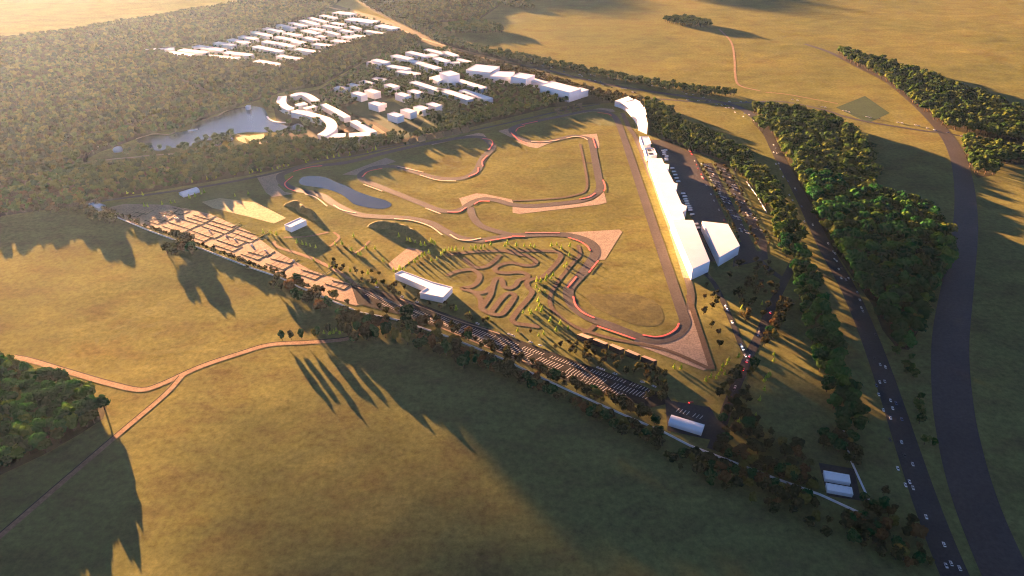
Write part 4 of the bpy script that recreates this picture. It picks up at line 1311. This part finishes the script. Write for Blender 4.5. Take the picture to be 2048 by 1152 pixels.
def forest(name, label, pts, meshes):
    pc = bpy.data.collections.new(name + "_kinds")
    for me in meshes:
        pc.objects.link(bpy.data.objects.new(name + "_tree", me))
    me = bpy.data.meshes.new(name)
    me.from_pydata([tuple(p) for p, _ in pts], [], [])
    for an, ty, fn in (("tree_scale", 'FLOAT_VECTOR', None), ("tree_turn", 'FLOAT_VECTOR', None), ("tree_kind", 'INT', None)):
        me.attributes.new(an, ty, 'POINT')
    sc, tu, ki = [], [], []
    for p, h in pts:
        w = h * (random.uniform(.7, .95) if name == 'distant_forest' else random.uniform(.95, 1.25))
        sc += [w, w, h]; tu += [0, 0, random.uniform(0, 6.28)]; ki.append(random.randrange(len(meshes)))
    me.attributes["tree_scale"].data.foreach_set("vector", sc)
    me.attributes["tree_turn"].data.foreach_set("vector", tu)
    me.attributes["tree_kind"].data.foreach_set("value", ki)
    o = link(name, me)
    tag(o, label, None, None, "stuff")
    ng = bpy.data.node_groups.new(name + "_scatter", 'GeometryNodeTree')
    ng.interface.new_socket("Geometry", in_out='INPUT', socket_type='NodeSocketGeometry')
    ng.interface.new_socket("Geometry", in_out='OUTPUT', socket_type='NodeSocketGeometry')
    N = ng.nodes
    gi, go = N.new("NodeGroupInput"), N.new("NodeGroupOutput")
    ip = N.new("GeometryNodeInstanceOnPoints")
    ci = N.new("GeometryNodeCollectionInfo")
    ci.inputs["Collection"].default_value = pc
    ci.inputs["Separate Children"].default_value = True
    ci.inputs["Reset Children"].default_value = True
    ip.inputs["Pick Instance"].default_value = True

    def attr(nm, ty):
        a = N.new("GeometryNodeInputNamedAttribute")
        a.data_type = ty
        a.inputs[0].default_value = nm
        return [s for s in a.outputs if s.enabled][0]
    er = N.new("FunctionNodeEulerToRotation")
    L = ng.links.new
    L(attr("tree_turn", 'FLOAT_VECTOR'), er.inputs[0])
    L(gi.outputs[0], ip.inputs["Points"])
    L(ci.outputs[0], ip.inputs["Instance"])
    L(attr("tree_kind", 'INT'), ip.inputs["Instance Index"])
    L(er.outputs[0], ip.inputs["Rotation"])
    L(attr("tree_scale", 'FLOAT_VECTOR'), ip.inputs["Scale"])
    L(ip.outputs[0], go.inputs[0])
    md = o.modifiers.new("scatter", 'NODES')
    md.node_group = ng
    return o


forest("distant_forest", "vast hazy forest covering the far upper hillside", STUFF["far"], LO["far"])
forest("woodland", "dense green woods around the lake, the estate and the highway", STUFF["grove"], LO["grove"])
forest("brown_woodland", "brown leafed trees behind the white complex and at the west corner", STUFF["autumn"], LO["autumn"])

# young lime trees
SAPL = {"track side by the big earth bank": zz(780, 440, 6.4, [(115, 225), (220, 270), (258, 280), (325, 295), (397, 330), (447, 335), (490, 310), (525, 290), (575, 320), (545, 300)]),
        "row above the kart track": zz(780, 440, 6.4, [(680, 420), (708, 400), (755, 390), (795, 395), (845, 390), (938, 378), (1035, 365), (1065, 385), (1095, 365), (1165, 372), (1210, 350), (1290, 330), (1470, 345), (1503, 315), (1618, 335), (1718, 345), (1798, 340), (1850, 355), (655, 460)]) + B4([(315, 820), (358, 815), (395, 840), (463, 825), (458, 900)]),
        "row beside the paved lot and the clubhouse": zz(780, 440, 6.4, [(500, 430), (445, 455), (410, 475), (355, 515), (315, 545), (245, 570), (120, 650), (185, 640), (530, 530), (600, 520), (50, 665), (130, 640)]),
        "cluster east of the kart track": F6([(1460, 225), (1495, 195), (1320, 335), (1295, 375), (1235, 360), (1225, 400), (1160, 420), (1110, 405), (1105, 485), (1145, 540), (1212, 555), (1130, 665), (1143, 730), (1110, 780), (1180, 765), (1165, 800), (1015, 780), (1037, 825), (935, 815)]),
        "slope below the kart track": F6([(1290, 900), (1275, 930), (1412, 960), (1510, 1020), (1358, 1045), (865, 1045), (1198, 1085), (1135, 1110), (255, 850), (80, 775), (500, 890)]),
        "line by the dark lawn below the last corner": zz(1300, 600, 6.4, [(305, 880), (392, 885), (708, 1040), (772, 1005), (845, 1010), (882, 965), (910, 910), (928, 860), (955, 960), (980, 835), (1003, 785), (1132, 740)]),
        "grass east of the exit road": zz(1320, 740, 6.4, [(1405, 75), (1375, 100), (1335, 150), (1330, 265), (1270, 400), (1215, 620), (1180, 660), (1005, 680)]) + zz(1300, 600, 6.4, [(1580, 710), (1580, 790), (1690, 280), (1700, 210), (1430, 60), (1170, 120)]),
        "slope above the sandy plots": zz(480, 460, 6.4, [(300, 50), (390, 45), (470, 70), (730, 170), (800, 190), (850, 200), (900, 215), (970, 235), (1220, 200), (1455, 95), (1305, 185), (1430, 265), (1615, 245), (1730, 250), (1510, 320), (1550, 330), (1835, 405), (950, 400), (1145, 480), (1415, 540), (1210, 490), (1750, 690), (1640, 570)]),
        "dark grass beside the narrow hall": zz(200, 380, 6.4, [(1145, 110), (1220, 90), (1295, 60), (1340, 40), (1730, 85), (1900, 55), (570, 215), (615, 220), (800, 190), (910, 175), (960, 165), (550, 70), (355, 50), (430, 50)]),
        "gardens at the foot of the belt": [(668, 667), (673, 663), (680, 668), (688, 664), (630, 668), (636, 666), (648, 668), (660, 669)],
        "verge under the woods along the service road": [(385, 365), (415, 360), (432, 357), (470, 350), (500, 348), (505, 345), (515, 342), (522, 343), (545, 340), (555, 338), (560, 335), (568, 334), (577, 332), (612, 326), (616, 322), (637, 320), (655, 318), (668, 316), (678, 314), (700, 312), (735, 306), (745, 302), (752, 300)]}
sc_n = 0
for place, pts in SAPL.items():
    for x, y in pts:
        o = bpy.data.objects.new("young_tree", SAP[sc_n % 3])
        sc_n += 1
        COL.objects.link(o)
        h = random.uniform(5.5, 8.0)
        o.location = G(x, y)
        o.rotation_euler = (0, 0, random.uniform(0, 6.28))
        o.scale = (h, h, h)
        tag(o, f"small lime green cone shaped tree, {place}", "young tree", f"lime young trees, {place}")


# ------------------------------------------------------------------ vehicles
def car_meshes(cname, col):
    pm = paint("paint_" + cname.replace(" ", "_"), col)
    # body: side profile extruded with rounded shoulders
    prof = [(-2.25, .32), (-2.3, .62), (-2.15, .86), (-1.2, .93), (1.0, .9), (2.1, .74), (2.28, .5), (2.2, .3)]
    V, F = [], []
    for y, s in ((-.9, .93), (-.82, 1.0), (.82, 1.0), (.9, .93)):
        V += [(x * (1 if abs(y) < .85 else .985), y, .3 + (z - .3) * s) for x, z in prof]
    n = len(prof)
    for k in range(3):
        F += [(k * n + i, k * n + i + 1, (k + 1) * n + i + 1, (k + 1) * n + i) for i in range(n - 1)] + [(k * n + n - 1, k * n, (k + 1) * n, (k + 1) * n + n - 1)]
    F += [tuple(range(n - 1, -1, -1)), tuple(range(3 * n, 4 * n))]
    body = (V, F)
    V = [(-1.75, -.78, .9), (1.05, -.78, .9), (1.05, .78, .9), (-1.75, .78, .9), (-1.2, -.62, 1.4), (.25, -.62, 1.4), (.25, .62, 1.4), (-1.2, .62, 1.4)]
    glass = (V, [(0, 1, 5, 4), (1, 2, 6, 5), (2, 3, 7, 6), (3, 0, 4, 7)])
    V = [(-1.22, -.63, 1.4), (.27, -.63, 1.4), (.27, .63, 1.4), (-1.22, .63, 1.4), (-1.1, -.52, 1.47), (.12, -.52, 1.47), (.12, .52, 1.47), (-1.1, .52, 1.47)]
    roof = (V, [(4, 5, 6, 7), (0, 1, 5, 4), (1, 2, 6, 5), (2, 3, 7, 6), (3, 0, 4, 7)])
    wh = []
    for x in (-1.4, 1.4):
        for y in (-.82, .82):
            V, F = [], []
            for s in (-.11, .11):
                V += [(x + .33 * math.cos(a * math.tau / 12), y + s, .33 + .33 * math.sin(a * math.tau / 12)) for a in range(12)]
            F = [(a, (a + 1) % 12, 12 + (a + 1) % 12, 12 + a) for a in range(12)] + [tuple(range(11, -1, -1)), tuple(range(12, 24))]
            wh.append((V, F))
    V, F, mi = [], [], []
    for (v, f), k in [(body, 0), (glass, 1), (roof, 0)] + [(w, 2) for w in wh]:
        b0 = len(V)
        V += v
        F += [tuple(i + b0 for i in q) for q in f]
        mi += [k] * len(f)
    whole = raw("car", V, F, [pm, M["glass"], M["rubber"]], mi)
    bV = body[0] + roof[0]
    bF = body[1] + [tuple(i + len(body[0]) for i in q) for q in roof[1]]
    parts = [("body", raw("car_body", bV, bF, [pm])), ("windows", raw("car_windows", *glass, [M["glass"]]))] + [("wheel", raw("car_wheel", *w, [M["rubber"]])) for w in wh]
    return whole, parts


CARC = {"white": (.78, .78, .77), "silver": (.5, .51, .52), "black": (.03, .03, .032), "red": (.5, .04, .03), "blue": (.05, .09, .2)}
CARS = {c: car_meshes(c, v) for c, v in CARC.items()}


def lampbox(x, y, w):
    V = [(x + a * .05, y + b * w, .62 + c * .09) for a in (-1, 1) for b in (-1, 1) for c in (-1, 1)]
    return V, [(0, 1, 3, 2), (4, 6, 7, 5), (0, 4, 5, 1), (2, 3, 7, 6), (0, 2, 6, 4), (1, 5, 7, 3)]


TAIL_M = [raw("tail_lamp", *lampbox(-2.3, y, .22), [M["tail"]]) for y in (-.62, .62)]
HEAD_M = [raw("head_lamp", *lampbox(2.27, y, .2), [M["head"]]) for y in (-.6, .6)]


def put_car(p, rz, c, place, lamps=None, scale=1.0, parts=False):
    if parts or lamps:
        st = " with lit tail lamps" if lamps == "tail" else (" with lit head lamps" if lamps == "head" else "")
        lb = f"{c} car{st} {place}"
        t = thing("car", lb, "car", p, rz, lb.replace(" car", " cars", 1))
        t.scale = (scale,) * 3
        L = list(CARS[c][1])
        if lamps == "tail": L += [("tail_lamp", m) for m in TAIL_M]
        if lamps == "head": L += [("head_lamp", m) for m in HEAD_M]
        for nm, me in L:
            o = bpy.data.objects.new(nm, me)
            COL.objects.link(o)
            o.parent = t
    else:
        lb = f"{c} car {place}"
        o = bpy.data.objects.new("car", CARS[c][0])
        COL.objects.link(o)
        o.location = p
        o.rotation_euler = (0, 0, rz)
        o.scale = (scale,) * 3
        tag(o, lb, "car", lb.replace(" car", " cars", 1))


random.seed(23)
ZC = 1.0


def along(C, px, place, offs, jitter=4, scale=1.15, cols=("white", "white", "white", "white", "silver", "silver", "black", "blue"), lamps=None, near=1e9, flip=False):
    """cars near the given photo points, set on the road's lanes"""
    for x, y in px:
        g = G(x, y)
        i = min(range(1, len(C) - 1), key=lambda k: (C[k] - g).length)
        t = (C[i + 1] - C[i - 1]).normalized()
        side = (g - C[i]).dot(Vector((-t.y, t.x, 0)))
        rz = math.atan2(t.y, t.x) + (math.pi if (side > 0) != flip else 0)
        c = random.choice(cols)
        put_car(Vector((g.x, g.y, ZL[0])), rz, c, place, lamps, scale, g.length < near)


HZ = zz(1536, 576, 4, [(712, 38), (733, 100), (745, 163), (757, 190), (858, 375), (850, 568), (895, 617), (937, 637), (892, 758), (932, 753), (865, 785), (884, 858), (978, 905), (1022, 927), (995, 968), (921, 982), (978, 1045), (1068, 1055)]) + \
     zz(1536, 864, 4, [(975, 68), (1066, 87), (1090, 193), (1155, 263), (1036, 297), (1098, 430), (1130, 405), (1158, 453), (1263, 685), (1405, 905), (1462, 1057), (1422, 1075), (1530, 1095)])
along(HWYC, HZ, "on the highway beside the dark belt", 0, near=900)
HZ = zz(1536, 288, 4, [(97, 205), (120, 265), (160, 300), (215, 360), (225, 370), (268, 503), (290, 625), (357, 650), (480, 800), (520, 865), (535, 880), (530, 925), (548, 940), (565, 1005), (588, 998), (584, 1077), (622, 1090), (643, 1078), (685, 1093), (170, 412), (195, 455)])
along(HWYC, HZ, "on the highway alongside the big wood", 0)
HZ = P6([(1490, 190), (1555, 200), (1595, 190), (1610, 232), (1650, 230), (1705, 238), (1728, 290), (1835, 345), (1850, 308), (1910, 322), (1965, 392), (1988, 380), (2035, 432), (2045, 520)]) + zz(1536, 288, 4, [(45, 10), (65, 38), (45, 70), (70, 78), (85, 72), (60, 60), (62, 163), (85, 160)]) + P6([(1105, 55), (1190, 65), (1320, 100), (1655, 155), (1870, 152), (1800, 155), (1058, 30)])
along(HWYC, HZ, "on the sunlit highway bend above the big wood", 0)
HZ = zz(1024, 0, 4, [(318, 545), (330, 548), (415, 575), (517, 577), (540, 600), (560, 612), (625, 600), (628, 612), (658, 610), (705, 655), (665, 650), (725, 683), (765, 625), (830, 635), (855, 640), (880, 712), (905, 712), (965, 655), (1018, 665), (1115, 680), (1120, 690), (1175, 695), (1230, 705), (1365, 738), (965, 740), (985, 745), (160, 508), (245, 530), (620, 640), (800, 705)])
along(HWYC, HZ, "on the highway north of the complex", 0, scale=1.3)
HZ = zz(1536, 0, 4, [(405, 852), (430, 858), (455, 862), (600, 888), (625, 893), (648, 900), (790, 937), (815, 945), (890, 955), (1040, 983), (1072, 988), (1180, 1005), (1205, 1010), (1275, 1030), (1330, 1043), (1345, 1050), (1440, 1065), (1548, 1092), (235, 805), (195, 800)]) + P6([(980, 122), (1115, 130), (1258, 142), (1365, 147), (1405, 147)])
along(CROSSC, HZ, "on the cross road over the open grass", 0, scale=1.25)
along(EXITC, zz(1300, 600, 6.4, [(1540, 163), (1415, 380), (1395, 420), (1383, 457), (1272, 722), (1240, 790), (1192, 895)]) + zz(1320, 740, 6.4, [(960, 225), (940, 265), (900, 365), (885, 412), (825, 565)]), "on the exit road", 0, lamps="tail", cols=("white", "black", "red", "silver"))
along(PADDC, zz(1300, 600, 6.4, [(967, 90), (988, 133), (1048, 288), (1165, 587), (1185, 632), (1217, 718)]), "on the road below the paddock", 0, lamps="head", cols=("white", "silver"))
along(INNERC, Q6([(690, 10), (707, 22), (722, 58), (765, 145), (790, 195), (810, 245), (850, 320), (877, 372), (862, 355), (912, 455), (970, 572), (1010, 655), (1072, 772), (1138, 908)]), "on the paddock road", 0, lamps="tail", cols=("white", "white", "red", "silver"))
# cars in the long striped car park
for x, y in zz(1040, 620, 6.4, [(135, 420), (258, 460), (1005, 748), (1215, 825), (1565, 930), (1715, 985), (1060, 770), (15, 592)]) + zz(640, 560, 6.4, [(728, 100), (1055, 222), (1240, 288), (2018, 567)]) + F6([(352, 948), (760, 1085), (805, 1105)]):
    put_car(G(x, y) + Vector((0, 0, ZL[0])), math.radians(-28 + random.uniform(-10, 10)), "white", "on the lane of the striped car park", None, 1.15, True)
put_car(G(1382, 806) + Vector((0, 0, ZL[0])), 0.3, "red", "parked near the hall with rounded roof", "tail", 1.15)
for x, y in zz(200, 380, 6.4, [(835, 342), (965, 370), (995, 372), (1402, 528), (1615, 595), (1730, 640), (1940, 705)]) + zz(480, 460, 6.4, [(148, 202), (328, 270), (683, 395)]):
    put_car(G(x, y) + Vector((0, 0, ZL[0])), math.radians(-40 + random.uniform(-10, 10)), "white", "on the lane between the sandy plots", None, 1.2, False)
# rows of parked cars in the east car park
rows = []
for (a, b, n_, fill) in (((890, 195), (1400, 1060), 26, 1.0), ((1075, 205), (1610, 1060), 26, .5)):
    for k in range(n_):
        t = k / (n_ - 1)
        cx, cy = a[0] + (b[0] - a[0]) * t, a[1] + (b[1] - a[1]) * t
        busy = fill * (1.25 if (k // 3) % 2 == 0 else .45)
        for j in range(4):
            if random.random() < busy:
                x, y = Q6([(cx + (j - 1.2) * 30, cy + (j - 1.2) * 9)])[0]
                put_car(G(x, y) + Vector((0, 0, ZL[0])), math.radians(-62 + random.choice((0, 180)) + random.uniform(-3, 3)), random.choice(("white", "white", "silver", "silver", "black", "blue")), "parked in the west half of the east car park" if a[0] < 1000 else "parked in the east half of the east car park", None, 1.1)


def truck_parts():
    def box(x0, x1, y0, y1, z0, z1, b=.08):
        V = [(x0, y0, z0), (x1, y0, z0), (x1, y1, z0), (x0, y1, z0), (x0, y0, z1 - b), (x1, y0, z1 - b), (x1, y1, z1 - b), (x0, y1, z1 - b), (x0 + b, y0 + b, z1), (x1 - b, y0 + b, z1), (x1 - b, y1 - b, z1), (x0 + b, y1 - b, z1)]
        return V, [(0, 1, 5, 4), (1, 2, 6, 5), (2, 3, 7, 6), (3, 0, 4, 7), (4, 5, 9, 8), (5, 6, 10, 9), (6, 7, 11, 10), (7, 4, 8, 11), (8, 9, 10, 11)]
    out = [("trailer", raw("trailer", *box(-7, 3.2, -1.25, 1.25, 1.0, 3.9), [M["white"]])), ("cab", raw("cab", *box(3.6, 6.0, -1.2, 1.2, .5, 3.2, .25), [paint("cab_paint", (.35, .37, .42))])), ("chassis", raw("chassis", *box(-6.8, 5.8, -.9, .9, .45, .95), [M["rubber"]]))]
    for x in (-5.6, -4.3, 4.6):
        V, F = [], []
        for y in (-1.15, 1.15):
            b0 = len(V)
            for s in (-.2, .2):
                V += [(x + .5 * math.cos(a * math.tau / 12), y + s, .5 + .5 * math.sin(a * math.tau / 12)) for a in range(12)]
            F += [(b0 + a, b0 + (a + 1) % 12, b0 + 12 + (a + 1) % 12, b0 + 12 + a) for a in range(12)] + [tuple(b0 + q for q in range(11, -1, -1)), tuple(b0 + q for q in range(12, 24))]
        out.append(("wheel", raw("truck_wheel", V, F, [M["rubber"]])))
    return out


TP = truck_parts()
TR = [(362, 20), (375, 42), (395, 15), (378, 68), (408, 92), (402, 120), (405, 140), (480, 245), (500, 290), (520, 330), (535, 372), (555, 415), (620, 570), (640, 605), (650, 640), (662, 668), (672, 700), (690, 728), (705, 755), (712, 782), (735, 838), (785, 960), (810, 1010)]
for i, (x, y) in enumerate(Q6(TR)):
    part_place = "by the small roofed boxes" if i < 7 else ("beside the middle of the pit building" if i < 18 else "beside the south end of the pit building")
    t = thing("truck", f"white team truck behind the pits, {part_place}", "truck", G(x, y) + Vector((0, 0, ZL[0])), math.radians(8 + random.uniform(-4, 4)), f"team trucks behind the pits {part_place}")
    t.scale = (.62, .9, .8)
    for nm, me in TP:
        o = bpy.data.objects.new(nm, me)
        COL.objects.link(o)
        o.parent = t


# ------------------------------------------------------------------ unseen clouds added beyond the frame, shaped to cast the ground shade
AX = Vector((math.sin(SUN_AZ), math.cos(SUN_AZ), 0))          # towards the sun, level
LA = Vector((AX.y, -AX.x, 0))


def shade_cloud(px, dist, du=34, ds=90, seed=1):
    rnd = random.Random(seed)
    Q = [G(x, y) for x, y in px]
    UV = [Vector((q.dot(LA), q.dot(AX), 0)) for q in Q]
    u0, u1 = min(q.x for q in UV), max(q.x for q in UV)
    s0, s1 = min(q.y for q in UV), max(q.y for q in UV)
    iv, if_ = ICO[2]
    V, F = [], []
    u = u0 + du * .6
    while u < u1:
        s = s0 + ds * .5
        while s < s1:
            if inside(Vector((u, s, 0)), UV):
                g = LA * u + AX * s
                c = g + SV * (dist + rnd.uniform(-90, 90))
                ru, rv, rd = du * rnd.uniform(.85, 1.0), ds * math.sin(SUN_EL) * rnd.uniform(.75, 1.1), 130 * rnd.uniform(.7, 1.3)
                b0 = len(V)
                for v in iv:
                    j = 1 + rnd.uniform(-.1, .1)
                    w = c + LA * (v.x * ru * j) + AX * (v.y * rd * j) + Vector((0, 0, v.z * rv * j))
                    V.append(tuple(w))
                F += [tuple(b0 + i for i in f) for f in if_]
            s += ds * .75
        u += du * .8
    o = mesh("shade_cloud", V, F, [M["wallw"]], None, True)
    o["kind"] = "structure"
    return o


shade_cloud([(800, 728), (900, 760), (1080, 850), (1200, 925), (1340, 960), (1470, 940), (1515, 840), (1580, 780), (1650, 775), (1700, 790), (1745, 880), (1850, 980), (1905, 830), (2000, 730), (2120, 650), (2500, 720), (2700, 1152), (2400, 1500), (1335, 1165)], 5950, 22, 80)
shade_cloud([(1040, -8), (1240, -6), (1225, 18), (1130, 16), (1030, 10)], 7600, 60, 150, 2)
shade_cloud([(1395, -10), (1600, -12), (1575, 14), (1500, 16), (1430, 8)], 7600, 60, 150, 3)

M["veil"] = bpy.data.materials.new("shade_veil")  # veil added out of view to darken the lower field
M["veil"].use_nodes = True
nt = M["veil"].node_tree
nt.nodes.clear()
tr_, df_, mx_, ou_ = (nt.nodes.new(k) for k in ("ShaderNodeBsdfTransparent", "ShaderNodeBsdfDiffuse", "ShaderNodeMixShader", "ShaderNodeOutputMaterial"))
mx_.inputs[0].default_value = 0.035
nt.links.new(tr_.outputs[0], mx_.inputs[1]); nt.links.new(df_.outputs[0], mx_.inputs[2]); nt.links.new(mx_.outputs[0], ou_.inputs[0])
rnd = random.Random(5)
V, F = [], []
iv, if_ = ICO[2]
for k in range(420):
    x, y = rnd.uniform(450, 1400), rnd.uniform(880, 1500)
    if rnd.random() > min(1, ((y - 880) / 170) ** 1.2) * min(1, (x - 450) / 350): continue
    c = G(x, y) + SV * rnd.uniform(7800, 8800)
    ru, rv, rd = rnd.uniform(40, 75), rnd.uniform(5, 9), 90
    b0 = len(V)
    for v in iv:
        w = c + LA * (v.x * ru) + AX * (v.y * rd) + Vector((0, 0, v.z * rv))
        V.append(tuple(w))
    F += [tuple(b0 + i for i in f) for f in if_]
o = mesh("shade_veil", V, F, [M["veil"]], None, True)
o["kind"] = "structure"

# ------------------------------------------------------------------ haze: one closed box of thin even air round camera and ground
hx, hy0, hy1, hz0, hz1 = 4500, -600, 5200, -1.0, 512.0
V = [(x, y, z) for x in (-hx, hx) for y in (hy0, hy1) for z in (hz0, hz1)]
o = mesh("haze", V, [(0, 1, 3, 2), (4, 6, 7, 5), (0, 4, 5, 1), (2, 3, 7, 6), (0, 2, 6, 4), (1, 5, 7, 3)])
m = bpy.data.materials.new("haze_air")
m.use_nodes = True
m.node_tree.nodes.clear()
pv = m.node_tree.nodes.new("ShaderNodeVolumePrincipled")
pv.inputs["Color"].default_value = (0.42, 0.66, 1.0, 1)
pv.inputs["Density"].default_value = 0.0000078
pv.inputs["Anisotropy"].default_value = 0.62
mo = m.node_tree.nodes.new("ShaderNodeOutputMaterial")
m.node_tree.links.new(pv.outputs[0], mo.inputs["Volume"])
o.data.materials.append(m)
tag(o, "thin golden evening haze over the whole valley", None, None, "stuff")
print('cars', sum(o.name.startswith('car') and o.get('category') == 'car' for o in SC.objects), "trees:", {k: len(v) for k, v in STUFF.items()}, len(IND_G), len(IND_A), "objects", len(SC.objects))
